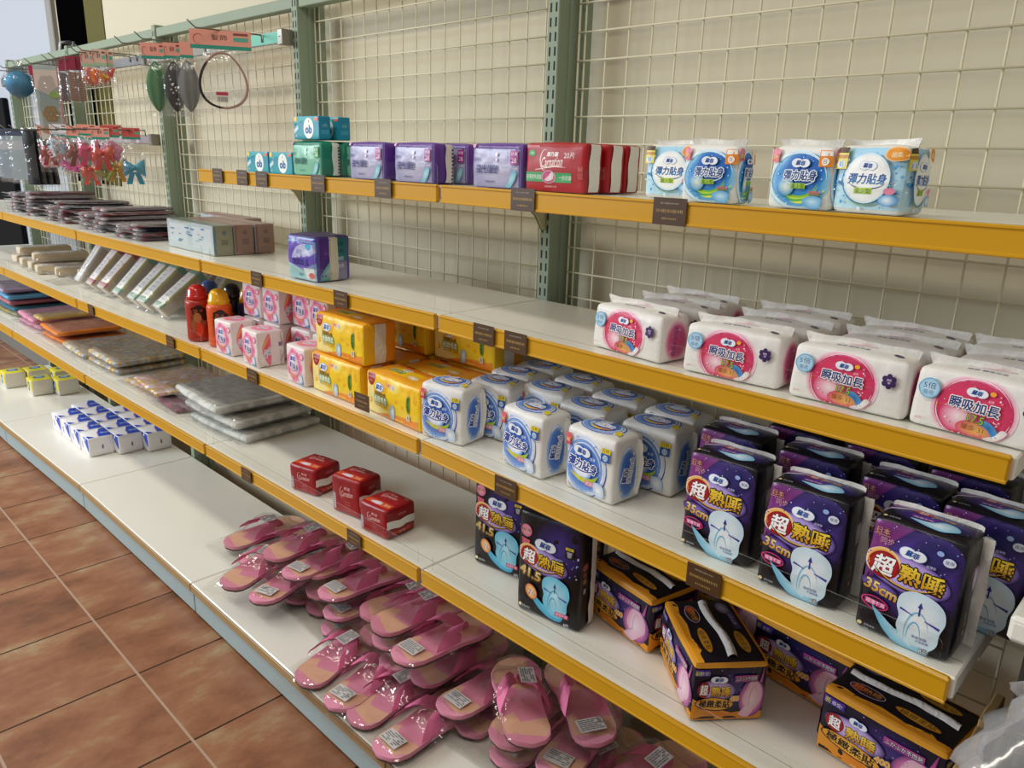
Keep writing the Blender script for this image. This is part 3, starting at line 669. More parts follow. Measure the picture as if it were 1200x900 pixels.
def night415():
    w, d, h = 0.128, 0.052, 0.192; A = Art(w, h)
    A.ell(0.020, 0.045, 0.055, 0.055, [(0, '#4a3a92'), (0.6, '#2c2362'), (1, '#0d0c12')]); A.dots(16, ['#8fb0ee', '#5a7ad8', '#e0e6ff'], 0.0006, 0.0018, (0.03, 0.06, 0.0, 0.05), 4)
    A.ell(-0.047, 0.062, 0.0115, 0.0115, [(0, '#f6c890'), (0.6, '#e79ab0'), (1, '#d86f93')]); A.poly([(-0.056, 0.048), (-0.038, 0.046), (-0.040, 0.034), (-0.047, 0.038), (-0.054, 0.036)], '#d8607a'); A.text('NEW', -0.047, 0.063, 0.006, '#8a3050')
    night_titles(A, -0.038, 0.018, 0.0225)
    A.logo(-0.006, 0.046, 0.0150, rim='#7aa6d8'); A.text('超薄型', 0.024, 0.030, 0.004, '#cfd6f4')
    A.rect(0.042, 0.048, 0.017, 0.020, '#2b2b33', '#1a1a20', 2); A.rect(0.042, 0.055, 0.015, 0.005, '#e8d23a', n=2); A.text('加長', 0.042, 0.055, 0.004, '#22201a'); A.poly([(0.037, 0.050), (0.047, 0.050), (0.045, 0.040), (0.039, 0.040)], '#a9adb8')
    A.text('41.5', -0.034, -0.0130, 0.0165, '#f7e2a0', '#c79030', w=0.044, bold=0.0008, edge='#0e0b0c', ew=0.002, rot=-6, edge2='#8a7a4a', ew2=0.0028)
    pad_art(A, 0.018, -0.044, 0.052, '#bfeaf6', '#6cc6e2', '#3fa8d2', '#57b3d6')
    A.ell(-0.030, -0.048, 0.0125, 0.0145, [(0, '#fff0d0'), (0.7, '#f2b860'), (1, '#c86a50')], rot=0.4); A.text('76', -0.029, -0.050, 0.011, '#9a7ac0')
    A.rect(0.033, -0.071, 0.026, 0.008, '#d9558c', '#c03068', 2); A.text('極薄不漏', 0.033, -0.071, 0.0058, '#ffe6f2', w=0.022); A.text('全面防護', 0.033, -0.064, 0.004, '#dceef6')
    A.ell(-0.053, -0.081, 0.0032, 0.0032, '#efe2b8'); A.text('蓬鬆柔軟', -0.040, -0.082, 0.004, '#c8c8d0'); A.text('6片', 0.043, -0.086, 0.007, '#e8e8ee')
    T = Art(w, d); T.poly([(-0.055, -0.012), (0.0, -0.014), (0.050, -0.010), (0.045, 0.012), (-0.045, 0.012)], ['#2a2230', '#0e0c12']); T.text('超熟睡', -0.012, 0.002, 0.013, '#d8a848', '#8a5a28', w=0.050); T.ell(-0.050, 0.0, 0.008, 0.008, '#d8a07c'); T.poly([(0.014, -0.012), (0.034, -0.006), (0.054, 0.004), (0.050, -0.014), (0.03, -0.018)], ['#8cd0e6', '#4aa8cc'], 4); T.stroke([(-0.058, 0.014), (0.055, 0.012)], 0.0012, '#c8b88a')
    Rr = Art(d, h); Rr.text('熟', -0.014, 0.010, 0.010, '#c87a48'); Rr.text('睡', -0.014, -0.002, 0.010, '#d39a38'); Rr.ell(-0.014, 0.024, 0.007, 0.007, '#a05a4a'); Rr.text('8', -0.014, -0.020, 0.010, '#d8d8e0')
    o, fn = pack('night_pad_pack', w, d, h, M_film, '#0b0b10', {'front': A, 'top': T, 'right': Rr}, r=0.008, bul=(0.002, 0.004, 0.003), amp=0.0012, seed=7, taper=0.05)
    flat_seal(o, fn, w, d, h, 0.002, 0.022)
    return Kind(o, w, d, 'sanitary pad pack', 'tall black packs on the fourth shelf')

# ---- orange and purple boxes with the white top seal
def night400():
    w, d, h = 0.158, 0.106, 0.098
    def front(A, s, e=1.0):
        hw = A.w / 2; q = A.w / 0.158
        A.rect(0, 0.000, A.w, A.h, '#1b1530', '#15121f', 6); A.ell(hw * 0.2, 0.006, hw * 0.7, 0.036, [(0, '#43307e'), (0.7, '#2a2058'), (1, '#17132a')])
        A.poly([(-hw, -0.049), (hw, -0.049), (hw, -0.034), (hw * 0.6, -0.030), (hw * 0.25, -0.037), (-hw * 0.1, -0.031), (-hw * 0.45, -0.024), (-hw * 0.8, -0.018), (-hw, -0.010)], ['#d87a18', '#e89a2a'])
        A.rect(0, 0.0445, A.w, 0.009, '#d8921e', '#e8a830', 2)
        A.dots(18, ['#bfa8ea', '#7a64c0'], 0.0004, 0.001, (-hw, hw, -0.01, 0.04), 6)
        A.rect(-hw + 0.017 * q, 0.033, 0.030 * q, 0.011, '#4a2f9a', '#3a2484', 2); A.text('新', -hw + 0.008 * q, 0.0325, 0.008, '#e8e33a'); A.text('感受!', -hw + 0.021 * q, 0.0325, 0.006, '#ece8f6')
        # sweeping pad
        x = hw * 0.62
        A.ell(x, -0.010, 0.029 * q, 0.031, [(0, '#e7a0c4'), (0.75, '#d070a8'), (1, '#6e3a80')])
        A.poly([(x - 0.020 * q, -0.012), (x - 0.010 * q, 0.014), (x + 0.006 * q, 0.018), (x + 0.020 * q, 0.006), (x + 0.022 * q, -0.014), (x + 0.008 * q, -0.030), (x - 0.006 * q, -0.042), (x - 0.026 * q, -0.036), (x - 0.012 * q, -0.028)], ['#f3dce6', '#e3b0c8'], 4)
        A.arc(x + 0.003 * q, -0.014, 0.008 * q, 0.024, 40, 220, 0.0016, '#d79ab8'); A.stroke([(x + 0.016 * q, 0.016), (x + 0.021 * q, 0.040)], [0.006 * q, 0.001], '#c65aa0', '#8c3a86')
        A.ell(-hw * 0.38, 0.005, 0.042 * q, 0.017, [(0, '#e2d4f4'), (0.75, '#b79fe0'), (1, '#33265e')], rot=-0.08)
        A.ell(-hw * 0.72, 0.006, 0.013 * q, 0.013, [(0, '#d8352a'), (1, '#8e1419')]); A.text('超', -hw * 0.72, 0.006, 0.0165, '#ffffff', w=0.016 * q, edge='#5a0d12', ew=0.001, bold=0.0005)
        A.text('熟睡', -hw * 0.26, 0.003, 0.0165, '#ffdf5a', '#d08a18', w=0.040 * q, edge='#16100c', ew=0.0013, bold=0.0005)
        A.logo(-hw * 0.34, 0.0225, 0.0085, rot=0)
        A.rect(hw * 0.40, 0.0235, 0.050 * q, 0.0105, '#c2519c', '#8c3a86', 2); A.text(e if isinstance(e, str) else 'ふかふか不悶熱', hw * 0.40, 0.0235, 0.0068, '#ffffff', w=0.046 * q, edge='#4a2058', ew=0.0006)
        A.ell(-hw * 0.40, -0.0175, 0.042 * q, 0.0110, '#1a120c', rot=-0.06); A.ell(-hw * 0.40, -0.0170, 0.040 * q, 0.0098, [(0, '#f6c85a'), (1, '#e09a2a')], rot=-0.06); A.text(s, -hw * 0.40, -0.0170, 0.0125, '#1d130c', w=0.066 * q, bold=0.0004, rot=-3)
        A.text('400', hw * 0.13, -0.0085, 0.0090, '#f2b04a', w=0.019 * q, edge='#fbe7c0', ew=0.0008, bold=0.0004); A.text('24片', -hw * 0.3, -0.040, 0.004, '#f6d79a')
    A = Art(w, h); front(A, '極緻柔貼'); E = Art(d, h); front(E, '極緻柔貼')
    T = Art(w, d)
    T.poly([(-0.079, -0.053), (0.079, -0.053), (0.079, -0.040), (0.060, -0.041), (0.052, -0.036), (0.025, -0.042), (-0.010, -0.038), (-0.045, -0.042), (-0.062, -0.037), (-0.079, -0.041)], ['#d8881c', '#e8a02a'])
    T.ell(-0.036, -0.022, 0.024, 0.0105, '#c8b8d8', rot=-0.05); T.ell(-0.036, -0.022, 0.0230, 0.0095, '#2a1820', rot=-0.05); T.ell(-0.048, -0.0215, 0.009, 0.008, '#a8322a'); T.text('超熟睡', -0.036, -0.022, 0.011, '#e2a040', '#b86a28', w=0.038)
    T.ell(0.030, -0.024, 0.030, 0.0085, '#1a120c', rot=-0.04); T.ell(0.030, -0.024, 0.0285, 0.0074, [(0, '#f0bc48'), (1, '#d08a20')], rot=-0.04); T.text('極緻柔貼', 0.030, -0.024, 0.0085, '#1d130c', w=0.044)
    T.ell(0.036, 0.030, 0.026, 0.0085, [(0, '#d8a038'), (1, '#a87818')]); T.text('極緻柔貼', 0.036, 0.030, 0.0085, '#1d130c', w=0.040); T.rect(-0.020, 0.036, 0.05, 0.010, '#3a2a5a', '#2a2046', 2); T.text('ふかふか', -0.020, 0.036, 0.006, '#b8a8cc'); T.ell(-0.05, 0.030, 0.016, 0.010, [(0, '#8a8494'), (1, '#4a4456')])
    T.rect(0, 0.050, 0.158, 0.006, '#c88020', n=2)
    o, fn = pack('night_pad_carton', w, d, h, M_card, '#130f1c', {'front': A, 'right': E, 'top': T, 'left': E}, r=0.005, bul=(0.002, 0.003, 0.003), amp=0.0011, seed=11)
    m = MB()
    def f(u, v):
        x = -0.070 + 0.140 * u; p = fn(x, 0.004 + 0.014 * (v - 0.5), h); k = noise.noise(Vector((x * 45, 3.1, v)))
        return (x, p.y + 0.003 * math.sin(x * 50), p.z + 0.0012 + 0.004 * math.sin(math.pi * v) + 0.0014 * k)
    m.grid(24, 5, f); m.build('top_seal', mat('crimped_foil_seal', '#dcdad8', 0.3, bump=0.6, bscale=160), o)
    return Kind(o, w, d, 'sanitary pad carton', 'orange and purple cartons on the fourth shelf')

# ---- white pack with the blue swirl
def swirl(A, cx, cy, rx, ry, seed=1, deep='#2350a8', mid='#3f74cc', soft='#a9c4ee', ground='#fbfbfa'):
    A.ell(cx, cy, rx * 1.12, ry * 1.12, [(0, mid), (0.78, soft), (1, ground)])
    A.ell(cx + 0.02 * rx, cy, rx * 0.94, ry * 0.94, [(0, deep), (0.6, mid), (1, '#7fa4e0')])
    rd = random.Random(seed)
    for i in range(5): A.arc(cx, cy, rx * (0.80 + 0.07 * i), ry * (0.80 + 0.07 * i), rd.uniform(0, 360), rd.uniform(380, 560), 0.05 * rx, rd.choice(['#dfeaff', '#8fb6f0', '#ffffff', '#1d3f96']), n=20)
    A.dots(26, ['#ffffff', '#dbe8ff', '#f0d24a', '#9cc0f4'], rx * 0.012, rx * 0.045, None, seed, (cx, cy, rx * 1.05, ry * 1.05, 0.72))
def bluecube():
    w, d, h = 0.099, 0.066, 0.104
    A = Art(w, h); x = -0.010
    swirl(A, x, -0.004, 0.0425, 0.046, 2)
    A.ell(x - 0.002, -0.012, 0.022, 0.014, [(0, '#ffffff'), (0.6, '#dfe9fb'), (1, '#3f74cc')])
    A.text('彈力貼身', x, -0.0015, 0.0150, '#1c3f92', w=0.058, bold=0.0006, edge='#ffffff', ew=0.0018, rot=-5, shear=0.12)
    A.arc(x, 0.004, 0.029, 0.016, 200, 335, 0.0018, '#1c3f92'); A.arc(x + 0.002, -0.008, 0.030, 0.018, 210, 350, 0.0085, '#e8d84a', '#9cc03a')
    A.logo(x - 0.003, 0.0195, 0.0125); A.text('超薄', x + 0.020, 0.0125, 0.005, '#e8f0ff')
    A.rect(x + 0.018, -0.028, 0.024, 0.008, '#e58aa0', '#d86a88', 2); A.text('防漏', x + 0.016, -0.028, 0.006, '#fff0f2')
    A.poly([(x + 0.026, -0.022), (x + 0.042, -0.024), (x + 0.044, -0.042), (x + 0.030, -0.045), (x + 0.024, -0.034)], ['#ffffff', '#b9cfee'], 4)
    A.ell(-0.042, 0.036, 0.0062, 0.0066, '#e0606c'); A.rect(-0.042, 0.028, 0.009, 0.011, '#d04a5a', n=2); A.text('新', -0.042, 0.031, 0.007, '#ffe6a0')
    A.rect(0.034, 0.0265, 0.0165, 0.0220, '#1b4f9a', '#2a66b4', 2); A.rect(0.034, 0.0335, 0.0165, 0.0080, '#f2d824', n=2); A.text('日用', 0.034, 0.0335, 0.006, '#2a2a22'); A.ell(0.034, 0.0225, 0.0045, 0.005, '#cfe0f6'); A.text('25', 0.034, 0.0225, 0.005, '#1b4f9a')
    A.ell(-0.043, -0.043, 0.0018, 0.0018, '#e08a6a'); A.text('14片', -0.036, -0.043, 0.003, '#8a8a90')
    Rr = Art(d, h); Rr.ell(-0.004, -0.004, 0.021, 0.043, [(0, '#2350a8'), (0.75, '#4f7fd0'), (1, '#c4d6f2')]); Rr.poly([(0.012, 0.040), (0.020, 0.040), (0.020, -0.042), (0.012, -0.034), (0.014, 0.0)], '#fbfbfa')
    Rr.arc(-0.004, -0.004, 0.018, 0.040, 70, 130, 0.004, '#e8f0ff'); Rr.text('蘇菲', -0.012, -0.006, 0.0105, '#1c3f92', edge='#ffffff', ew=0.0018, bold=0.0005, rot=80); Rr.text('彈力貼身', 0.001, 0.000, 0.009, '#1c3f92', edge='#ffffff', ew=0.0014, rot=80, w=0.040)
    Rr.dots(10, ['#f0c040', '#ffffff'], 0.0006, 0.0022, (-0.02, 0.008, -0.04, 0.04), 4); Rr.rect(0.0285, 0.010, 0.006, 0.010, '#5a4a7a', n=2); Rr.rect(0.0285, -0.018, 0.005, 0.018, '#b4aec0', n=2)
    T = Art(w, d); swirl(T, -0.004, 0.0, 0.040, 0.026, 5); T.ell(-0.004, -0.003, 0.021, 0.009, [(0, '#ffffff'), (0.6, '#dfe9fb'), (1, '#3f74cc')]); T.text('彈力貼身', -0.002, -0.004, 0.009, '#1c3f92', w=0.046, edge='#ffffff', ew=0.0012); T.text('蘇菲', -0.006, 0.0095, 0.0085, '#1c3f92', edge='#ffffff', ew=0.0018); T.arc(0, -0.004, 0.026, 0.013, 210, 330, 0.005, '#e8d84a', '#d8705a')
    T.rect(0.036, -0.012, 0.010, 0.010, '#e8d02a', n=2); T.ell(-0.030, 0.026, 0.005, 0.004, '#e0606c')
    o, fn = pack('day_pad_pack', w, d, h, M_soft, '#e9e7e2', {'front': A, 'right': Rr, 'top': T}, r=0.0065, bul=(0.004, 0.003, 0.005), amp=0.0018, seed=4, seg=9)
    m = MB(); m.grid(12, 4, lambda u, v: (w / 2 - 0.002 + 0.009 * v, d / 2 - 0.016 + 0.010 * math.sin(u * 3.1) * v + 0.003 * noise.noise(Vector((u * 5, v, 2))), 0.010 + (h - 0.016) * u + 0.004 * v * (1 - 2 * abs(u - 0.5)))); m.build('end_flap', M_seal, o)
    return Kind(o, w, d, 'sanitary pad pack', 'blue and white packs on the third shelf')

# ---- pale packs of the top shelf
def lightblue(deep):
    w, d, h = (0.078, 0.042, 0.070) if deep else (0.080, 0.050, 0.071)
    def face(A):
        hw, hh = A.w / 2, A.h / 2; q = A.w / 0.078
        if deep:
            A.ell(-0.001 * q, -0.003, hw * 0.98, hh * 0.95, [(0, '#1f6ec4'), (0.7, '#2f93d8'), (1, '#9fd4ef')]); A.ell(0.004 * q, 0.006, hw * 0.72, hh * 0.66, [(0, '#1557b0'), (0.8, '#1c6cc2'), (1, '#3a98da')])
            for i, c in enumerate(('#8cc63a', '#bfe04a', '#58b848', '#d9e650')): A.arc(0, 0, hw * (0.62 + 0.06 * i), hh * (0.60 + 0.06 * i), 200 + 18 * i, 345 - 8 * i, 0.003 * q, c)
            for i in range(4): A.arc(0, 0, hw * (0.84 + 0.05 * i), hh * (0.80 + 0.05 * i), 60 * i, 60 * i + 130, 0.0026, '#d9f2ff')
            A.dots(26, ['#ffffff', '#bde4fb', '#e6f04a'], 0.0003, 0.0011, None, 4, (0, 0, hw * 0.95, hh * 0.9, 0.7))
            A.ell(-0.014 * q, -0.010, 0.010 * q, 0.010, [(0, '#f2f8e6'), (1, '#5aa6d8')])
            A.text('彈力貼身', 0.002 * q, 0.0030, 0.0108, '#12397e', w=0.040 * q, edge='#eef7ff', ew=0.0014, bold=0.0003, shear=0.15); A.arc(0.002 * q, 0.002, 0.021 * q, 0.010, 200, 340, 0.0014, '#eef7ff')
            A.rect(0.001 * q, -0.0088, 0.018 * q, 0.0060, '#b9d83a', '#8cc02a', 2); A.text('量少型', 0.001 * q, -0.0088, 0.0050, '#2a4a1a', w=0.0155 * q)
            A.logo(0.001 * q, 0.0165, 0.0080 if q > 0.8 else 0.005)
            A.rect(0.030 * q, 0.0215, 0.0145 * q, 0.0170, '#ef8f2a', n=2); A.rect(0.030 * q, 0.0270, 0.0125 * q, 0.0048, '#fbf6ee', n=2); A.ell(0.030 * q, 0.0185, 0.0040 * q, 0.0042, '#fff4e4'); A.text('日', 0.030 * q, 0.0185, 0.0045, '#2a5a9a')
            A.ell(-0.032 * q, 0.0275, 0.0052 * q, 0.0040, '#e88aa2'); A.rect(-0.032 * q, 0.0215, 0.0085 * q, 0.0090, '#d85a62', n=2); A.text('新', -0.032 * q, 0.0225, 0.005, '#f6e07a')
            A.rect(0.022 * q, -0.0165, 0.012 * q, 0.005, '#e26a8a', '#5a8a3a', 2); A.poly([(0.008 * q, -0.024), (0.020 * q, -0.019), (0.031 * q, -0.022), (0.029 * q, -0.031), (0.016 * q, -0.032)], ['#cfeafc', '#5fb0e6'], 4)
        else:
            A.rect(0, 0.002, A.w, A.h * 0.92, '#a6d8f2', '#c6e8f6', 4); A.dots(60, ['#4fa6de', '#7cc4ea', '#ffffff', '#2f86cc'], 0.0004, 0.0022, None, 8, (0, -0.002, hw * 0.95, hh * 0.88, 0.62))
            A.ell(0, 0.002, hw * 0.66, hh * 0.74, [(0, '#fdfcf8'), (0.86, '#f6f7f4'), (1, '#cfe8f4')]); A.arc(0, 0.002, hw * 0.70, hh * 0.76, 120, 300, 0.0012, '#2a6aa8'); A.arc(0, 0.002, hw * 0.74, hh * 0.79, 230, 330, 0.0016, '#9cc24a', '#2a6aa8')
            A.text('彈力貼身', 0.001 * q, 0.0015, 0.0108, '#134a92', '#2f7cc0', w=0.042 * q, bold=0.0003, shear=0.15); A.arc(0.001 * q, 0.001, 0.022 * q, 0.010, 200, 340, 0.0014, '#134a92')
            A.rect(-0.002 * q, -0.0110, 0.020 * q, 0.0066, '#c2d83a', '#a4c42a', 2); A.text('量少型', -0.002 * q, -0.0110, 0.0054, '#3f5a1a', w=0.0175 * q)
            A.logo(0.0, 0.0150, 0.0072, rim='#9cc0dc')
            A.rect(-0.031 * q, 0.0215, 0.0130 * q, 0.0210, '#e4dc6a', '#f0d84a', 2); A.rect(-0.031 * q, 0.0300, 0.0125 * q, 0.0042, '#5a3f22', n=2); A.rect(-0.031 * q, 0.0240, 0.0125 * q, 0.0036, '#c88a2a', n=2); A.ell(-0.031 * q, 0.0160, 0.0040 * q, 0.0042, '#d6eaf6'); A.text('日', -0.031 * q, 0.0160, 0.0046, '#2a6aa8')
            A.ell(0.029 * q, 0.0265, 0.0125 * q, 0.0066, [(0, '#f6b23a'), (0.8, '#ec9426'), (1, '#fbe0a8')]); A.text('超柔', 0.029 * q, 0.0265, 0.0050, '#fff6d8')
            A.ell(0.027 * q, -0.0105, 0.006 * q, 0.0036, '#ea8aa8'); A.ell(0.026 * q, -0.020, 0.0095 * q, 0.0060, [(0, '#f2f8ff'), (0.7, '#9cc8ee'), (1, '#5a9ad8')])
    A = Art(w, h); face(A); B = Art(d, h); face(B)
    o, fn = pack('daily_liner_pack', w, d, h, M_soft, '#eceae4', {'front': A, 'right': B}, r=0.007, bul=(0.002, 0.003, 0.002), amp=0.0010, seed=14 + deep, taper=0.06)
    top_fin(o, fn, w, d, h, 0.0085, y=0.0, lean=-0.5, seed=3 + deep)
    return Kind(o, w, d, 'sanitary pad pack', 'light blue packs on the top shelf')

# ---- low pink packs
def pinkpack():
    w, d, h = 0.136, 0.066, 0.066
    A = Art(w, h); x = -0.005
    A.ell(x, -0.003, 0.0430, 0.0375, [(0, '#e25a8c'), (0.84, '#e46f9c'), (1, '#f7dbe4')]); A.ell(x, -0.003, 0.0385, 0.0335, [(0, '#e8517f'), (0.7, '#df3a66'), (1, '#c9305e')])
    A.ell(x - 0.013, -0.012, 0.019, 0.017, [(0, '#fbe9ea'), (0.6, '#f2a8c0'), (1, '#e0507e')]); A.ell(x + 0.008, -0.022, 0.022, 0.010, [(0, '#f9c86a'), (0.7, '#f0906a'), (1, '#e0507e')])
    for a0, a1 in ((20, 150), (170, 250), (290, 350)): A.arc(x, -0.003, 0.0368, 0.0332, a0, a1, 0.0014, '#fbd8e4')
    A.dots(28, ['#ffffff', '#fbd0de', '#f6b43a', '#f08aac'], 0.0004, 0.0013, None, 9, (x, -0.003, 0.037, 0.033, 0.72)); A.ell(x + 0.016, 0.019, 0.003, 0.0024, '#f6b43a')
    A.poly([(x + 0.010, -0.010), (x + 0.020, -0.012), (x + 0.028, -0.022), (x + 0.024, -0.028), (x + 0.016, -0.018), (x + 0.008, -0.015)], ['#2f74c0', '#5aa0dc'], 4)
    A.poly([(x + 0.020, -0.030), (x + 0.030, -0.026), (x + 0.036, -0.018), (x + 0.030, -0.016), (x + 0.024, -0.024), (x + 0.014, -0.028)], ['#fdfbf8', '#ead9dc'], 4)
    A.text('瞬吸加長', x + 0.001, 0.0025, 0.0118, '#24407e', w=0.049, bold=0.0003, edge='#fdf4f4', ew=0.0013, rot=-4)
    A.text('17.5', x + 0.0045, -0.0105, 0.0080, '#b6cc3a', w=0.016, edge='#46661e', ew=0.0006, rot=-4); A.text('量多 31', x + 0.003, -0.0205, 0.0062, '#7a3a2a', w=0.022, rot=-4)
    A.logo(x + 0.001, 0.0172, 0.0074, rim='#b8c8e4'); A.text('超薄', x + 0.016, 0.011, 0.0026, '#fbd8e4')
    A.ell(-0.0515, 0.0120, 0.0112, 0.0112, '#6fb2d8'); A.ell(-0.0515, 0.0120, 0.0100, 0.0100, [(0, '#c9e4f2'), (1, '#a4d0e8')]); A.text('5倍', -0.0515, 0.0150, 0.0070, '#20508c', w=0.013); A.text('吸收', -0.0515, 0.0075, 0.0052, '#5a8cb8', w=0.011)
    for i in range(6):
        a = R(60 * i + 30); A.ell(0.0485 + 0.0055 * math.cos(a), 0.010 + 0.0055 * math.sin(a), 0.0032, 0.0034, '#3a2058', 12)
    A.ell(0.0485, 0.010, 0.0034, 0.0034, '#4a3068', 10); A.text('黃金', 0.0485, 0.0118, 0.0026, '#e8dcf0'); A.text('棉', 0.0485, 0.0084, 0.0026, '#e8dcf0')
    A.text('20片', -0.056, -0.0220, 0.0038, '#d87a8c')
    Rr = Art(d, h); Rr.ell(0.0, -0.003, 0.026, 0.030, [(0, '#e0507e'), (0.5, '#b8608c'), (0.75, '#d86a92'), (1, '#f3dfe4')]); Rr.text('蘇菲瞬吸加長', -0.004, -0.002, 0.009, '#5a4a8a', w=0.044, rot=85); Rr.dots(8, ['#f6b43a', '#ffffff', '#fbd0de'], 0.0006, 0.0014, (-0.02, 0.02, -0.02, 0.025), 4)
    T = Art(w, d); T.ell(x, 0.012, 0.030, 0.014, [(0, '#ea6a92'), (0.6, '#efa0b6'), (1, '#eeebe6')]); T.text('蘇菲 瞬吸加長', x, -0.012, 0.006, '#24407e'); T.ell(0.0485, -0.012, 0.006, 0.004, '#3a2058')
    Lf = Art(d, h); Lf.ell(0, -0.003, 0.024, 0.028, [(0, '#e0507e'), (0.6, '#d86a92'), (1, '#f3dfe4')])
    o, fn = pack('slim_pad_pack', w, d, h, M_soft, '#eeebe6', {'front': A, 'right': Rr, 'top': T, 'left': Lf}, r=0.007, bul=(0.002, 0.002, 0.004), amp=0.0011, seed=21, taper=0.10)
    top_fin(o, fn, w, d, h, 0.0105, y=0.004, lean=-0.35, seed=6, x0=-0.5, x1=0.5)
    return Kind(o, w, d, 'sanitary pad pack', 'pink and white packs on the second shelf')

# ---- yellow packs
def yellowpack():
    w, d, h = 0.182, 0.080, 0.085; A = Art(w, h)
    A.rect(0, 0, w, h, '#f7c414', '#f9da22', 8)
    A.poly([(-0.086, 0.042), (-0.066, 0.030), (-0.058, 0.0), (-0.040, -0.022), (-0.010, -0.034), (-0.020, -0.042), (-0.086, -0.042)], ['#f8e6a4', '#fbe480'])
    A.poly([(-0.060, -0.042), (-0.030, -0.034), (0.020, -0.026), (0.075, -0.024), (0.086, -0.022), (0.086, -0.042)], ['#ef7f22', '#f29a2c'])
    A.ell(0.010, 0.030, 0.022, 0.016, [(0, '#fbea9a'), (1, '#f8d424')])
    A.poly([(-0.083, 0.041), (-0.057, 0.041), (-0.058, 0.026), (-0.064, 0.017), (-0.070, 0.015), (-0.078, 0.018), (-0.083, 0.026)], ['#b3202a', '#9a1420'], 0); A.text('日本銷售', -0.070, 0.033, 0.0058, '#f6d0d0', w=0.022); A.text('No.1', -0.070, 0.0255, 0.004, '#f6d0d0')
    A.ell(-0.040, 0.0175, 0.0155, 0.0092, '#5f9ad8'); A.ell(-0.040, 0.0175, 0.0142, 0.0082, '#f6f8ff'); A.text('蘇菲', -0.040, 0.0175, 0.0100, '#1a4f9c', bold=0.0004, shear=0.15)
    A.rect(-0.005, 0.0270, 0.030, 0.0080, '#f2a468', '#f6b87a', 2); A.text('日用', -0.010, 0.0270, 0.005, '#b4583a'); A.ell(0.006, 0.0265, 0.0058, 0.0050, '#dfe6ea'); A.text('23', 0.006, 0.0265, 0.0052, '#4a5a7a')
    A.text('天然原生棉', -0.038, 0.0045, 0.0070, '#7a5a1e', w=0.040, bold=0.0003, edge='#e0b040', ew=0.0006)
    A.text('極緻棉柔', -0.036, -0.0075, 0.0140, '#f2f4d8', w=0.046, bold=0.0003, edge='#4f8a1e', ew=0.0022); A.text('敏感肌安心使用', -0.035, -0.0195, 0.0042, '#b07a2a', w=0.044)
    A.poly([(-0.004, -0.036), (-0.006, -0.022), (0.002, -0.010), (0.010, -0.010), (0.012, -0.022), (0.008, -0.036)], ['#f2f6f8', '#9cc2dc'], 4); A.arc(0.003, -0.023, 0.005, 0.010, 60, 300, 0.0012, '#7aa6cc')
    A.ell(0.057, 0.0050, 0.0050, 0.0180, '#86a82a'); A.text('極緻棉柔', 0.057, 0.005, 0.0058, '#34601a', w=0.028, rot=90, bold=0.0003); A.rect(0.055, -0.022, 0.010, 0.012, '#efe6c4', n=2); A.text('8', 0.055, -0.022, 0.008, '#2a3a6a'); A.text('24片', 0.063, -0.022, 0.005, '#5a5a2a', rot=90)
    T = Art(w, d); T.rect(0, 0, w, d, '#f49a24', '#f6b02c', 4); T.ell(-0.010, 0.002, 0.060, 0.028, [(0, '#f8d424'), (0.7, '#f6c420'), (1, '#f29a2a')]); T.ell(-0.020, 0.012, 0.014, 0.008, '#f6f8ff'); T.text('蘇菲', -0.020, 0.012, 0.009, '#1a4f9c'); T.text('極緻棉柔', -0.030, -0.006, 0.011, '#eef4d0', w=0.044, edge='#4f8a1e', ew=0.002); T.ell(0.03, -0.012, 0.018, 0.008, [(0, '#f4f6f6'), (1, '#e8c050')]); T.stroke([(-0.08, 0.030), (0.0, 0.022), (0.08, 0.030)], [0.004, 0.012, 0.004], '#f07a22')
    Rr = Art(d, h); Rr.rect(0, 0, d, h, '#ef9422', '#f2a62a', 3); Rr.rect(-0.026, 0, 0.026, h, '#f4b81e', '#f6ca22', 2)
    o, fn = pack('day_pad_pack', w, d, h, M_soft, '#f3b41c', {'front': A, 'top': T, 'right': Rr}, r=0.006, bul=(0.002, 0.004, 0.004), amp=0.0016, seed=31, seg=9)
    flat_seal(o, fn, w, d, h, -0.016, 0.012)
    return Kind(o, w, d, 'sanitary pad pack', 'yellow packs on the third shelf')

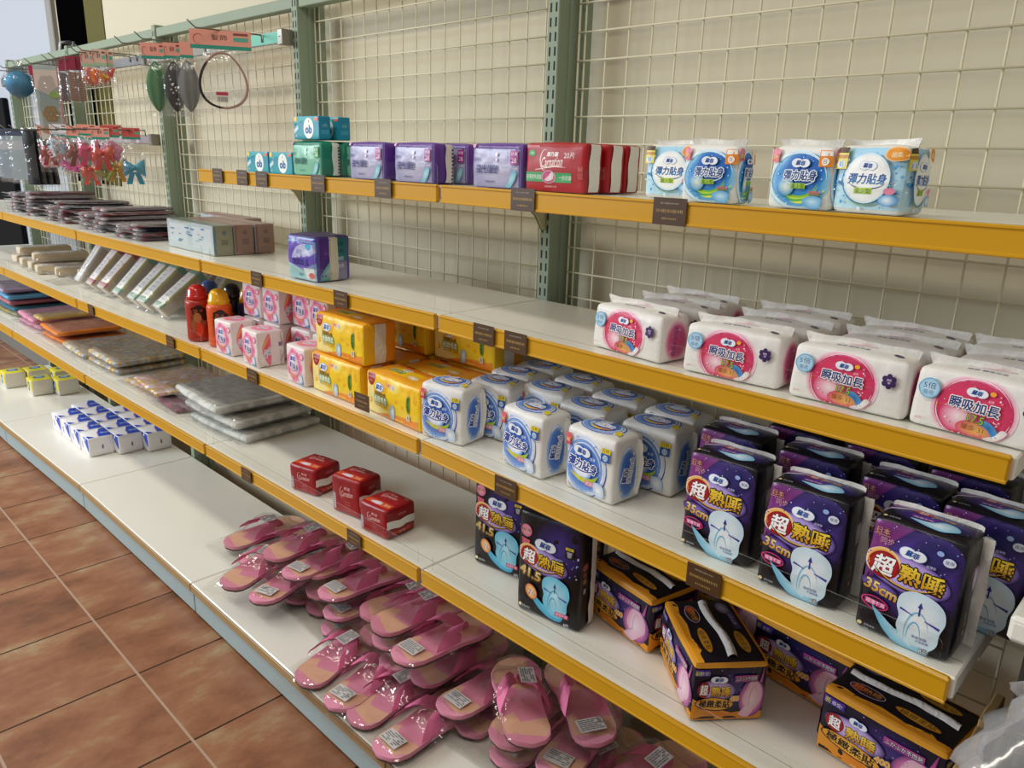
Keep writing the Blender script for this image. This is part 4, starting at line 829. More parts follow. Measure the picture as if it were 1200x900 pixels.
# ---- small pink cubes
def pinkcube():
    w, d, h = 0.082, 0.070, 0.086; A = Art(w, h)
    A.ell(-0.004, -0.002, 0.033, 0.039, [(0, '#e8558a'), (0.8, '#ea6a98'), (1, '#f6cfdc')])
    for i in range(7):
        a = R(52 * i); A.ell(-0.004 + 0.024 * math.cos(a), -0.002 + 0.029 * math.sin(a), 0.011, 0.011, [(0, '#e8558a'), (0.7, '#ee7aa4'), (1, '#f2a0bc')])
    A.ell(-0.004, 0.000, 0.023, 0.028, [(0, '#fbe3ea'), (0.6, '#f9d2de'), (1, '#f2a0ba')]); A.arc(-0.004, -0.014, 0.020, 0.012, 190, 340, 0.007, '#f6b45a', '#e2666a')
    A.ell(-0.006, 0.0145, 0.0135, 0.0095, '#7fa6e0'); A.ell(-0.006, 0.0145, 0.0125, 0.0086, '#f6f8ff'); A.text('蘇菲', -0.006, 0.0145, 0.0105, '#1a3f9c', bold=0.0005)
    A.text('彈力貼身', -0.003, -0.0025, 0.0130, '#20358c', w=0.036, bold=0.0004, edge='#ffffff', ew=0.0013, rot=-6); A.arc(-0.003, -0.001, 0.020, 0.012, 210, 340, 0.0016, '#20358c')
    A.ell(0.030, 0.024, 0.0065, 0.0075, '#e2508a'); A.ell(0.030, 0.024, 0.0045, 0.0055, '#f9d2de'); A.poly([(0.014, -0.022), (0.028, -0.018), (0.032, -0.034), (0.018, -0.038)], ['#fbfbfd', '#b8cbe8'], 4); A.stroke([(0.014, -0.040), (0.034, -0.036)], [0.002, 0.006], '#5a86c8')
    Rr = Art(d, h); Rr.poly([(-0.002, 0.036), (-0.002, -0.038), (-0.014, -0.028), (-0.022, -0.006), (-0.018, 0.018)], ['#e24a68', '#ee7a90'], 4); Rr.poly([(-0.004, 0.034), (-0.010, 0.018), (-0.022, -0.002), (-0.018, 0.016)], ['#f6b04a', '#f29a6a'], 3)
    Rr.text('蘇菲', -0.014, -0.010, 0.009, '#20358c', edge='#ffffff', ew=0.0012, rot=80); Rr.text('彈力', -0.005, -0.004, 0.009, '#20358c', edge='#ffffff', ew=0.0012, rot=80); Rr.rect(0.024, 0.010, 0.009, 0.010, '#8a7a9c', n=2); Rr.rect(0.024, -0.018, 0.006, 0.028, '#d8c4cc', n=2)
    T = Art(w, d); T.ell(0, 0, 0.036, 0.027, [(0, '#f2a8bc'), (0.7, '#ea6a90'), (1, '#f6cfdc')]); T.ell(0, 0.002, 0.022, 0.014, [(0, '#fbe9ee'), (1, '#f2b0c4')]); T.text('彈力貼身', 0, -0.002, 0.008, '#20358c', w=0.034, edge='#ffffff', ew=0.001); T.text('蘇菲', 0, 0.009, 0.006, '#20358c'); T.arc(0, -0.002, 0.024, 0.014, 200, 300, 0.005, '#f6b45a', '#f08a6a')
    o, fn = pack('mini_pad_pack', w, d, h, M_soft, '#ecdfdc', {'front': A, 'right': Rr, 'top': T}, r=0.0045, bul=(0.002, 0.002, 0.002), amp=0.0012, seed=41)
    side_fin(o, fn, w, d, h, 0.006, y=0.030, seed=4)
    return Kind(o, w, d, 'sanitary pad pack', 'small pink cube packs on the third shelf')

# ---- red packs
def redlong():
    w, d, h = 0.118, 0.040, 0.071; A = Art(w, h)
    A.rect(0, 0, w, h, '#a8121c', '#b3161f', 6)
    A.text('Carnation', -0.005, 0.0085, 0.0150, '#fbe9e4', w=0.042, bold=0.0002, rot=3, shear=0.25); A.arc(-0.020, 0.011, 0.0085, 0.015, 60, 300, 0.0016, '#fbe9e4'); A.text('康乃馨', -0.004, 0.0195, 0.0065, '#fbe9e4', w=0.022, bold=0.0003, shear=0.2); A.stroke([(-0.038, -0.0035), (0.0, 0.002), (0.022, 0.001)], [0.0008, 0.0018, 0.0004], '#fbe9e4')
    A.text('20片', 0.028, 0.0185, 0.0100, '#fbe9e4', w=0.020)
    A.ell(-0.046, 0.0205, 0.0075, 0.0048, [(0, '#6cc27a'), (1, '#2f9a52')]); A.text('綿柔', -0.046, 0.0205, 0.003, '#eef8ea'); A.rect(-0.044, 0.0305, 0.026, 0.0036, '#c85058', n=2)
    A.rect(-0.012, -0.0140, 0.092, 0.0140, '#2f9e58', '#49b06a', 3); A.text('超薄透氣護墊', -0.040, -0.0140, 0.0068, '#f2f8ec', w=0.032); A.text('一般流量', 0.022, -0.0140, 0.0066, '#f2f8ec', w=0.024)
    A.ell(-0.010, -0.0135, 0.0138, 0.0098, [(0, '#d9609a'), (0.8, '#c0397a'), (1, '#e8b8c8')]); A.poly([(-0.018, -0.018), (-0.010, -0.012), (-0.004, -0.006), (0.0, -0.010), (-0.002, -0.017), (-0.012, -0.020)], ['#fdf4f4', '#ecd0d8'], 4)
    A.text('透氣超薄 日用', -0.006, -0.0275, 0.0028, '#f0c8c4', w=0.024); A.text('超柔', 0.050, -0.006, 0.009, '#d87a7c', rot=90)
    Rr = Art(d, h); Rr.rect(0, 0, d, h, '#a8121c', n=2)
    o, fn = pack('pad_pack', w, d, h, M_card, '#a8121c', {'front': A, 'right': Rr}, r=0.005, bul=(0.001, 0.002, 0.002), amp=0.0008, seed=51)
    flat_seal(o, fn, w, d, h, -0.014, 0.010)
    return Kind(o, w, d, 'sanitary pad pack', 'long red packs on the top shelf')
def redsmall():
    w, d, h = 0.086, 0.080, 0.066
    def brand(A, x, y, s, c='#f2ccc8'):
        A.text('Carnation', x, y, s, c, w=s * 3.4, shear=0.25, rot=3); A.text('康乃馨', x, y + s * 0.95, s * 0.55, c, shear=0.2); A.arc(x - s * 1.5, y + 0.1 * s, s * 0.6, s, 70, 290, s * 0.12, c)
    A = Art(w, h); A.rect(0, 0, w, h, '#8e1019', '#a01420', 4); brand(A, 0.006, 0.006, 0.010); A.rect(-0.034, -0.012, 0.008, 0.028, '#e4e0e6', n=2)
    for i in range(7): A.rect(-0.034, -0.024 + 0.004 * i, 0.006, 0.0018, '#5a4a7a', n=1)
    for i in range(4): A.text('日用超薄透氣', 0.008, -0.008 - 0.005 * i, 0.0026, '#c8787a')
    T = Art(w, d); T.rect(0, 0, w, d, '#98121b', '#a81620', 4); T.rect(-0.002, -0.022, 0.078, 0.017, '#d8401e', '#e06028', 3); T.poly([(-0.022, -0.026), (-0.010, -0.018), (0.006, -0.018), (0.010, -0.026), (-0.004, -0.030)], ['#fdf6f6', '#d8c0d8'], 4); T.text('夜用', 0.024, -0.022, 0.008, '#f8d8b8'); brand(T, 0.0, 0.010, 0.011); T.text('16片', 0.030, 0.028, 0.006, '#e8b0a8')
    Rr = Art(d, h); Rr.rect(0, 0, d, h, '#8e1019', n=2); Rr.rect(0, -0.022, 0.05, 0.008, '#d8401e', '#c03018', 2); Rr.text('康乃馨', 0, -0.022, 0.005, '#f2c8b8'); Rr.text('透氣超薄', 0, 0.018, 0.005, '#d88a88')
    o, fn = pack('pad_pack', w, d, h, M_film, '#8e1019', {'front': A, 'top': T, 'right': Rr}, r=0.007, bul=(0.003, 0.002, 0.002), amp=0.0010, seed=61)
    m = MB(); m.grid(16, 4, lambda u, v: tuple(fn(w / 2, -d / 2 + d * u, h * 0.36 + 0.017 * v + 0.0015 * math.sin(u * 12), 0.0022 + 0.001 * noise.noise(Vector((u * 9, v * 2, 4)))))); m.build('seal_strip', M_seal, o)
    return Kind(o, w, d, 'sanitary pad pack', 'small red packs on the fourth shelf')

# ---- purple and green packs
def blossom(c_main, c_dark, c_pale, ink, words, name, group, seed):
    w, d, h = 0.116, 0.046, 0.069; A = Art(w, h)
    A.rect(0, 0, w, h, c_pale, c_pale, 6); A.rect(0, 0.0310, w, 0.0080, c_dark, c_main, 2); A.rect(0.057, 0, 0.012, h, c_main, c_dark, 2)
    A.ell(0.0, -0.01, 0.05, 0.03, [(0, '#c9c4dc' if ink == '#3a3a86' else '#8fd0b4'), (1, c_pale)])
    for i in range(30): A.ell(-0.056 + 0.0036 * i, 0.0290, 0.0011, 0.0011, c_main, 6)
    A.text(words, -0.018, -0.0045, 0.0135, ink, w=0.052, shear=0.15, bold=0.0002); A.text('超薄透氣', -0.044, 0.010, 0.006, ink, w=0.018); A.text('清爽乾淨舒適', -0.012, -0.024, 0.0036, c_dark)
    A.rect(0.042, 0.014, 0.0155, 0.0215, '#a12a86' if ink == '#3a3a86' else '#2f9a3a', n=2); A.text('絲薄', 0.042, 0.0195, 0.0055, '#f8dff0'); A.text('28', 0.042, 0.0095, 0.0075, '#f8dff0'); A.ell(0.004, 0.018, 0.0026, 0.0030, '#f4eef8'); A.ell(0.004, 0.010, 0.0020, 0.0028, '#f4eef8'); A.text('14片', 0.046, -0.003, 0.0046, '#f4f4fa')
    A.poly([(0.022, -0.030), (0.030, -0.026), (0.034, -0.014), (0.042, -0.006), (0.048, -0.010), (0.044, -0.022), (0.034, -0.031)], ['#c4ecf4', '#7cc4dc'], 4); A.ell(-0.050, 0.031, 0.0035, 0.0030, '#e8a0d0')
    Rr = Art(d, h); Rr.rect(-0.012, 0, 0.024, h, c_main, c_dark, 3); Rr.rect(0.0185, 0, 0.009, h, '#dcdad6', '#ece8e2', 2)
    for i in range(9): Rr.rect(0.0185, -0.026 + 0.0062 * i, 0.007, 0.003, '#3a3440', n=1)
    o, fn = pack(name, w, d, h, M_film, c_main, {'front': A, 'right': Rr}, r=0.007, bul=(0.002, 0.003, 0.002), amp=0.0011, seed=seed)
    flat_seal(o, fn, w, d, h, 0.000, 0.014)
    return Kind(o, w, d, 'sanitary pad pack', group)

# ---- small teal cartons
def tealbox():
    w, d, h = 0.098, 0.028, 0.046
    A = Art(w, h); A.rect(0, 0, w, h, '#1f86ae', '#2aa2ac', 5); A.poly([(-0.049, 0.004), (-0.02, 0.012), (0.02, 0.006), (0.049, 0.014), (0.049, 0.023), (-0.049, 0.023)], ['#35b2b6', '#2a9aa8'])
    for x in (0.010,): A.ell(x, -0.001, 0.019, 0.0205, '#f6f6f0'); A.text('ob', x, -0.003, 0.0155, '#1a5f9a', w=0.024, bold=0.0012); A.ell(x + 0.001, 0.013, 0.0014, 0.003, '#3a86c0')
    A.ell(-0.040, 0.017, 0.006, 0.0055, [(0, '#f8d848'), (1, '#eab82a')]); A.poly([(-0.047, -0.004), (-0.030, 0.006), (-0.028, -0.002), (-0.044, -0.012)], ['#e6f0f4', '#b0d2e0']); A.rect(0.040, 0.017, 0.014, 0.006, '#e8705a', n=2); A.text('16', -0.038, -0.016, 0.006, '#d8ecf2')
    Rr = Art(d, h); Rr.rect(0, 0, d, h, '#1c86ac', '#2394b8', 2); Rr.text('ob', 0, 0.006, 0.008, '#8cd0e0'); Rr.rect(0, -0.008, 0.018, 0.008, '#3fa8c8', n=2)
    o, fn = pack('tampon_carton', w, d, h, M_card, '#2090b0', {'front': A, 'right': Rr}, r=0.002, bul=(0, 0, 0), amp=0.0, seed=1, seg=3)
    return Kind(o, w, d, 'carton', 'small teal cartons on the top shelf')

# ---- purple and teal pack of the second shelf
def irispack():
    w, d, h = 0.108, 0.090, 0.098; A = Art(w, h)
    A.rect(0, 0, w, h, '#5fb0b4', '#8a86c8', 8); A.rect(0, 0.043, w, 0.012, '#4a3494', '#5c40ac', 2)
    A.poly([(-0.060, 0.030), (-0.020, 0.036), (0.060, 0.034), (0.060, -0.004), (0.020, -0.020), (-0.020, -0.022), (-0.060, -0.014)], ['#4f38a0', '#6a52b8'])
    A.poly([(-0.032, -0.002), (-0.016, 0.022), (0.016, 0.032), (0.052, 0.030), (0.060, 0.018), (0.030, 0.006), (0.0, 0.002)], ['#c9cfe6', '#a9aed6'], 4)
    A.ell(0.028, 0.026, 0.009, 0.007, [(0, '#4ac4e0'), (1, '#2a9ac4')]); A.text('護墊', -0.004, 0.014, 0.010, '#7a86b8'); A.text('夜間加長', 0.0, -0.008, 0.014, '#2c1f78', w=0.060, bold=0.0008)
    A.poly([(-0.060, -0.012), (-0.030, -0.016), (0.010, -0.026), (0.060, -0.020), (0.060, -0.049), (-0.060, -0.049)], ['#8fc4c8', '#a9cdd0']); A.poly([(0.012, -0.020), (0.045, -0.020), (0.048, -0.046), (0.020, -0.048)], ['#eef0ee', '#d9e4e4'], 0); A.ell(0.038, -0.036, 0.010, 0.007, '#d8646c'); A.text('超值', 0.0, -0.036, 0.007, '#3a7a8a')
    Rr = Art(d, h); Rr.poly([(-0.036, 0.049), (0.0, 0.049), (0.0, 0.010), (-0.036, -0.034)], ['#5c2f8c', '#44287c']); Rr.poly([(-0.036, -0.034), (0.0, 0.010), (0.0, -0.049), (-0.036, -0.049)], ['#b8bcc0', '#3aa0a8']); Rr.rect(-0.003, 0, 0.018, h, '#d8d2c0', '#e2dccb', 3); Rr.rect(0.020, 0.020, 0.030, 0.050, '#1f6a74', '#2a8088', 3); Rr.rect(0.020, -0.028, 0.030, 0.044, '#8a86b0', '#9a9abc', 2)
    for i in range(4): Rr.text('夜用', 0.016, 0.032 - 0.016 * i, 0.009, '#12262e' if i < 2 else '#ece6f2')
    T = Art(w, d); T.rect(0, 0, w, d, '#4a3a80', '#3a3460', 3)
    o, fn = pack('night_pad_pack', w, d, h, M_film, '#5c48a0', {'front': A, 'right': Rr, 'top': T}, r=0.007, bul=(0.002, 0.004, 0.002), amp=0.0016, seed=71)
    flat_seal(o, fn, w, d, h, -0.010, 0.010, zt=0.002, mat_=mat('cream_seal', '#d6d0bd', 0.4))
    return Kind(o, w, d, 'sanitary pad pack', None)

# ---- tissue packs
def tissue(blue=True):
    w, d, h = 0.092, 0.104, 0.075; A = Art(w, h); T = Art(w, d); Rr = Art(d, h)
    if blue:
        A.rect(0, -0.002, 0.010, 0.004, '#dcd8e0', n=1); A.text('1', 0.004, -0.002, 0.016, '#56506a', w=0.004, bold=0.0005)
        T.poly([(-0.004, -0.047), (0.043, -0.047), (0.043, 0.047), (0.022, 0.047), (0.004, 0.004)], ['#1740b4', '#1d4cc4']); T.poly([(-0.008, -0.047), (-0.004, -0.047), (0.004, 0.004), (0.000, 0.004)], '#d0a8cc'); T.poly([(-0.043, -0.047), (-0.020, -0.047), (-0.043, -0.012)], ['#1740b4', '#1d4cc4']); T.text('面紙', 0.026, -0.010, 0.014, '#e6eeff', rot=0)
        Rr.poly([(-0.040, 0.034), (0.006, 0.034), (-0.008, -0.012), (-0.026, 0.010)], ['#1d46b0', '#2554c4']); Rr.rect(0.020, 0.0, 0.010, 0.026, '#b0a8c4', n=2)
        Lf = Art(d, h); Lf.poly([(0.049, 0.035), (-0.004, 0.035), (0.049, -0.018)], ['#1740b4', '#1d4cc4']); Lf.rect(-0.018, 0.0, 0.012, 0.026, '#9c94b4', n=2)
        base = '#efedef'
    else:
        T.rect(0, 0, w, d, '#e8d820', '#f0e03a', 3); T.ell(0, 0.004, 0.026, 0.024, '#1f4f9c'); T.ell(0, 0.004, 0.016, 0.013, '#8fc0dc'); T.arc(0, 0.002, 0.034, 0.036, 200, 330, 0.006, '#7ab648')
        Rr.rect(0, 0.012, d, 0.050, '#e8d820', n=3); Rr.ell(0.0, 0.004, 0.020, 0.024, '#2a58a0'); Rr.ell(0, 0.004, 0.010, 0.012, '#a8cce0'); Lf = Art(d, h); Lf.rect(0, 0.012, d, 0.050, '#e8d820', n=3); Lf.ell(0.0, 0.004, 0.020, 0.024, '#2a58a0'); Lf.ell(0, 0.004, 0.010, 0.012, '#a8cce0')
        base = '#d9d3c6'
    o, fn = pack('tissue_pack', w, d, h, M_soft, base, {'front': A, 'top': T, 'right': Rr, 'left': Lf}, r=0.006, bul=(0.002, 0.002, 0.003), amp=0.0012, seed=81 + blue, seg=5)
    return Kind(o, w, d, 'tissue pack', 'blue and white tissue packs on the bottom deck' if blue else 'yellow tissue packs on the bottom deck')

# ============================================================ placing the packs
z1, z2, z3, z4, z5 = (ZS[i] + 0.0012 for i in (1, 2, 3, 4, 5))

# ---- black night packs, third shelf, right-hand bay
K = night35()
for x, y, a, l in ((0.543, -0.303, 2, 'black purple night pack at the front left, beside the blue and white cubes'), (0.662, -0.316, 1.3, 'black purple night pack in the middle of the front row of three'), (0.786, -0.3225, -1, 'black purple night pack at the right front corner of the third shelf'),
                   (0.500, -0.207, 1, 'black purple night pack in the second row behind the left front one'), (0.618, -0.205, 2, 'black purple night pack in the second row behind the gap of the front row'), (0.731, -0.212, -1, 'black purple night pack in the second row behind the middle front one'), (0.828, -0.226, -2, 'black purple night pack at the right end of the second row'),
                   (0.560, -0.118, 0, 'black purple night pack deep in shadow at the left of the back row'), (0.672, -0.112, 2, 'black purple night pack deep in shadow in the middle of the back row'), (0.782, -0.120, 0, 'black purple night pack deep in shadow at the right of the back row')):
    K.put(x, y, z3, a, l)

# ---- tall black packs and cartons, fourth shelf
K = night415()
K.put(0.216, -0.275, z4, 8, 'tall black pack with a large cyan pad, front one of the pair'); K.put(0.045, -0.220, z4, 8, 'tall black pack with a cyan pad, left of the pair, nearer the red packs'); K.put(0.160, -0.165, z4, 6, 'tall black pack standing in shadow behind the front one, beside the cartons')
K = night400()
K.put(0.302, -0.184, z4, -12, 'orange and purple carton beside the tall black packs, with white top seal'); K.put(0.468, -0.200, z4, -40.5, 'orange and purple carton turned at an angle across the middle of the row'); K.put(0.734, -0.217, z4, -6, 'orange and purple carton at the right front under the shelf end'); K.put(0.587, -0.124, z4, -6, 'orange and purple carton between the turned one and the right front one'); K.put(0.425, -0.074, z4, 0, 'orange and purple carton at the back behind the turned one')

# ---- pink packs, second shelf
K = pinkpack()
cols = ((0.324, 'leftmost column'), (0.494, 'second column from the left'), (0.645, 'third column from the left'), (0.784, 'rightmost column'))
for ci, (x, nm) in enumerate(cols):
    rows = (((-0.243, -0.259, -0.258, -0.254)[ci], (-7, 3, 0.5, -4)[ci], 0.0), (-0.172, (3, -2, 2, 1)[ci], 0.016), (-0.094, (-2, 3, -1, 2)[ci], 0.008)) + (((-0.078 + 0.048, 1, 0.012),) if 0 else ())
    for ri, (y, a, dx) in enumerate(rows):
        K.put(x + dx, y, z2, a, 'pink and white pack, %s, %s of the second shelf' % (('front row', 'middle row', 'back row')[ri], nm))

# ---- blue and white cubes, third shelf
K = bluecube()
for x, y, a, l in ((-0.019, -0.298, 9, 'blue and white cube pack next to the yellow packs at the shelf joint'), (0.175, -0.280, -5, 'blue and white cube pack left of the two front ones'), (0.312, -0.274, -4, 'blue and white cube pack with the blue swirl facing out, rightmost at the front'),
                   (0.024, -0.218, 4, 'blue and white cube pack right behind the one at the shelf joint'), (0.112, -0.172, 2, 'blue and white cube pack with yellow tag in the gap behind the front ones'), (0.226, -0.196, 0, 'blue and white cube pack just behind the left front one'), (0.356, -0.194, 3, 'blue and white cube pack just behind the right front one'), 
                   (0.002, -0.142, 1, 'blue and white cube pack at the left of the third row'), (0.119, -0.090, -2, 'blue and white cube pack second from left in the back row'), (0.232, -0.118, 2, 'blue and white cube pack in the middle of the back row'), (0.343, -0.115, -2, 'blue and white cube pack right of the middle in the back row'), (0.002, -0.070, 0, 'blue and white cube pack at the left end of the back row'), (0.455, -0.105, 0, 'blue and white cube pack at the right end of the back row')):
    K.put(x, y, z3, a, l)

# ---- yellow packs, third shelf
K = yellowpack()
hY = 0.0885
for x, y, z, a, l in ((-0.406, -0.289, 0, 0, 'yellow pack at the bottom of the stack, price card before it'), (-0.208, -0.285, 0, -3, 'yellow pack at the front beside the blue and white cube'), (-0.394, -0.284, hY, -1, 'yellow pack on top of the stack, uppermost at the front'), (-0.386, -0.128, hY, -2, 'yellow pack in the upper layer, shaded, behind the uppermost front one'), (-0.192, -0.122, hY, 1, 'yellow pack in the upper layer under the shelf joint, rightmost'),
                      (-0.190, -0.203, 0, 0, 'yellow pack in the lower layer behind the front one by the cube'), (-0.392, -0.204, 0, 1, 'yellow pack in the lower layer behind the stack'), (-0.190, -0.116, 0, 2, 'yellow pack at the back of the lower layer under the rightmost upper one'), (-0.385, -0.116, 0, 0, 'yellow pack at the back of the lower layer, left')):
    K.put(x, y, z3 + z, a, l)

# ---- small pink cubes, third shelf
K = pinkcube(); hP = 0.0895
for x, y, z, a, l in ((-0.850, -0.300, 0, 3, 'small pink cube pack at the front, left one beside the orange bottle'), (-0.712, -0.296, 0, -3, 'small pink cube pack at the front, middle one above the price card'), (-0.502, -0.296, 0, -2, 'small pink cube pack at the front beside the yellow packs'),
                      (-0.842, -0.222, hP, 4, 'small pink cube pack in the upper layer, leftmost'), (-0.746, -0.218, hP, 0, 'small pink cube pack in the upper layer, second from the left'), (-0.652, -0.190, hP, 2, 'small pink cube pack in the upper layer, third from the left'), (-0.556, -0.200, hP, -2, 'small pink cube pack in the upper layer, next to the yellow stack'),
                      (-0.846, -0.222, 0, 2, 'small pink cube pack in the lower layer behind the left front one'), (-0.750, -0.218, 0, 0, 'small pink cube pack in the lower layer behind the middle front one'), (-0.648, -0.200, 0, 3, 'small pink cube pack in the lower layer in the gap between the front ones'), (-0.552, -0.198, 0, 0, 'small pink cube pack in the lower layer behind the one by the yellow packs')):
    K.put(x, y, z3 + z, a, l)

# ---- red packs
K = redlong()
K.put(0.181, -0.250, z1, 1, 'red pack with white script, front one of three on the top shelf'); K.put(0.187, -0.205, z1, 1, 'red pack behind the front red one, only its right end showing'); K.put(0.185, -0.160, z1, 1, 'red pack at the back of three, beside the light blue pack')
K = redsmall()
K.put(-0.498, -0.306, z4, 12, 'small red pack at the left with a white pad on its top'); K.put(-0.334, -0.302, z4, 10, 'small red pack in the middle, standing on its end', tilt=(0, 0)).scale = (1.0, 0.86, 1.32)
K.put(-0.220, -0.303, z4, 5, 'small red pack at the right end of the three, white seal facing right')

# ---- purple, green, teal packs of the top shelf
K = blossom('#6a3f9c', '#4a2a80', '#a6a2c8', '#3a3a86', '夜光護墊', 'liner_pack', 'purple packs on the top shelf', 91)
K.put(-0.297, -0.251, z1, 0, 'lavender pack with purple band next to the green packs'); K.put(-0.153, -0.251, z1, 0, 'lavender pack with purple band in the middle, at the shelf joint'); K.put(-0.131, -0.192, z1, 0, 'lavender pack standing half hidden behind the middle one'); K.put(0.059, -0.251, z1, 0, 'lavender pack with purple band left of the red packs')
K = blossom('#12876c', '#0a6a56', '#7fc0a6', '#1f6a62', '清爽護墊', 'liner_pack', 'green packs on the top shelf', 95)
K.put(-0.511, -0.251, z1, 0, 'green pack in front with white seal, under the teal carton'); K.put(-0.406, -0.190, z1, 0, 'green pack half hidden behind the first lavender pack')
K = tealbox()
K.put(-0.715, -0.251, z1, 0, 'small teal carton with oval mark, leftmost on the top shelf'); K.put(-0.615, -0.249, z1, 0, 'small teal carton with oval mark next to the green pack'); K.put(-0.503, -0.249, z1 + 0.0735, 0, 'small teal carton lying on top of the green pack'); K.put(-0.496, -0.206, z1 + 0.0735, 0, 'small teal carton behind the one lying on the green pack')
tealsupport = blossom('#12876c', '#0a6a56', '#7fc0a6', '#1f6a62', '清爽護墊', 'liner_pack', 'green packs on the top shelf', 97)
tealsupport.put(-0.509, -0.199, z1, 0, 'green pack directly behind the front green one')

# ---- light blue packs of the top shelf
K = lightblue(1); K.put(0.470, -0.262, z1, 1, 'deep blue round-swirl pack, left of the two, second from the red packs'); K.put(0.590, -0.262, z1, -4, 'deep blue round-swirl pack, right of the two')
K = lightblue(0); K.put(0.385, -0.222, z1, 4, 'pale blue pack partly hidden between red and deep blue packs'); K.put(0.668, -0.262, z1, -9, 'pale blue pack with orange badge, rightmost on the top shelf')

# ---- second shelf: purple and teal pack
irispack().put(-0.532, -0.262, z2, 3, 'single purple and teal pack standing alone on the second shelf')

# ---- tissue packs on the bottom deck
K = tissue(True)
for r_, (y, xs) in enumerate(((-0.296, (-2.040, -2.152, -2.264, -2.376)), (-0.202, (-1.995, -2.107, -2.219, -2.331, -2.443)), (-0.108, (-1.950, -2.062, -2.174, -2.286)))):
    for i, x in enumerate(xs):
        o = K.put(x + 0.002 * ((i * 5 + r_ * 3) % 3), y, z5, 88 + (i * 37 + r_ * 11) % 4, 'white and blue tissue pack, %s row, %s from its right end' % (('front', 'middle', 'back')[r_], ('first', 'second', 'third', 'fourth', 'fifth')[i]))
K = tissue(False)
for x, y, a, l in ((-3.235, -0.292, 88, 'yellow tissue pack at the front left corner, nearest the aisle'), (-3.215, -0.194, 91, 'yellow tissue pack second back in the left group'), (-3.130, -0.100, 89, 'yellow tissue pack at the back of the left group'), (-3.02, -0.232, 87, 'yellow tissue pack front one of the right pair'), (-2.950, -0.138, 90, 'yellow tissue pack rear one of the right pair, by the blue packs')):
    K.put(x, y, z5, a, l)

# ---- cartons on the second shelf, far left
def longcarton(main, edge, name):
    w, d, h = 0.290, 0.0545, 0.079; A = Art(w, h); A.rect(0, 0, w, h, '#c9d6da', '#dbe4e6', 4)
    for x in (-0.07, 0.075): A.rect(x, 0.002, 0.115, 0.055, '#e2eaec', n=2)
    rd = random.Random(3)
    for i in range(16): A.rect(rd.uniform(-0.12, 0.12), rd.uniform(-0.024, 0.026), rd.uniform(0.008, 0.026), 0.004, rd.choice(['#4a78a4', '#7aa0b8', '#9cb8c8']), n=1)
    Rr = Art(d, h); Rr.rect(0, 0, d, h, main, main, 2); Rr.rect(-0.024, 0, 0.007, h, edge, n=2); Rr.text('面紙', 0.003, -0.004, 0.020, '#5a5058', w=0.014, rot=90); Rr.ell(0.003, 0.020, 0.006, 0.006, edge)
    T = Art(w, d); T.rect(0, 0, w, d, main, edge, 3)
    o, fn = pack('tissue_carton', w, d, h, M_card, main, {'front': A, 'right': Rr, 'top': T}, r=0.002, bul=(0, 0, 0), amp=0.0003, seed=3, seg=4)
    m = MB(); m.box(-w / 2 - 0.001, w / 2 + 0.001, -d / 2 - 0.001, d / 2 + 0.001, 0.0004, h + 0.0012, ch=0.002); m.build('clear_wrap', film_mat('carton_wrap', (1, 1, 1), 0.05, 0.15, bump=0.3), o)
    return Kind(o, w, d, 'tissue carton', 'wrapped tissue cartons on the second shelf')
Kg = longcarton('#a7a488', '#6f8f9c', 'g'); Kp = longcarton('#b08a7c', '#9c6a68', 'p')
Kg.put(-1.245, -0.236, z2, 0, 'grey wrapped tissue carton at the front of the long block'); Kp.put(-1.243, -0.178, z2, 0, 'pinkish wrapped tissue carton in the middle of the long block'); Kp.put(-1.241, -0.120, z2, 0.4, 'pinkish wrapped tissue carton at the back of the long block')
Kp.put(-1.420, -0.058, z2, 0, 'pinkish wrapped tissue carton standing behind, to the left of the long block')

# ============================================================ bagged goods at the left
M_filmclear = film_mat('crinkled_cellophane', (0.995, 0.995, 0.998), 0.17, 0.10, haze=0.09, bump=1.0, bscale=30)
M_filmsoft = film_mat('soft_clear_film', (0.995, 0.995, 0.998), 0.06, 0.12, haze=0.09, bump=0.6, bscale=24)
M_paper = print_mat('paper_print', 0.6, bump=0)
M_cloth = print_mat('printed_cloth', 0.75, 0.2, 0.4, 90)

def film_sheet(name, parent, x0, x1, y0, y1, base, lift, seed, mat_, rough=0.004, n=18, tails=True):
    """film laid over a thing: base(x, y) is the height beneath it"""
    m = MB()
    def f(u, v):
        x = x0 + (x1 - x0) * u; y = y0 + (y1 - y0) * v; e = min(u, 1 - u, v, 1 - v)
        k = noise.noise(Vector((x * 26, y * 26, seed))) + 0.6 * noise.noise(Vector((x * 61, y * 58, seed + 3)))
        t = max(0, 1 - v / 0.22) if tails else 0
        return (x, y, max(0.001, base(x, y) + lift * min(1, e * 9) + rough * k * (0.4 + min(1, e * 6)) + t * (0.006 + 0.010 * abs(k))))
    m.grid(n, int(n * 1.3), f); return m.build(name, mat_, parent)

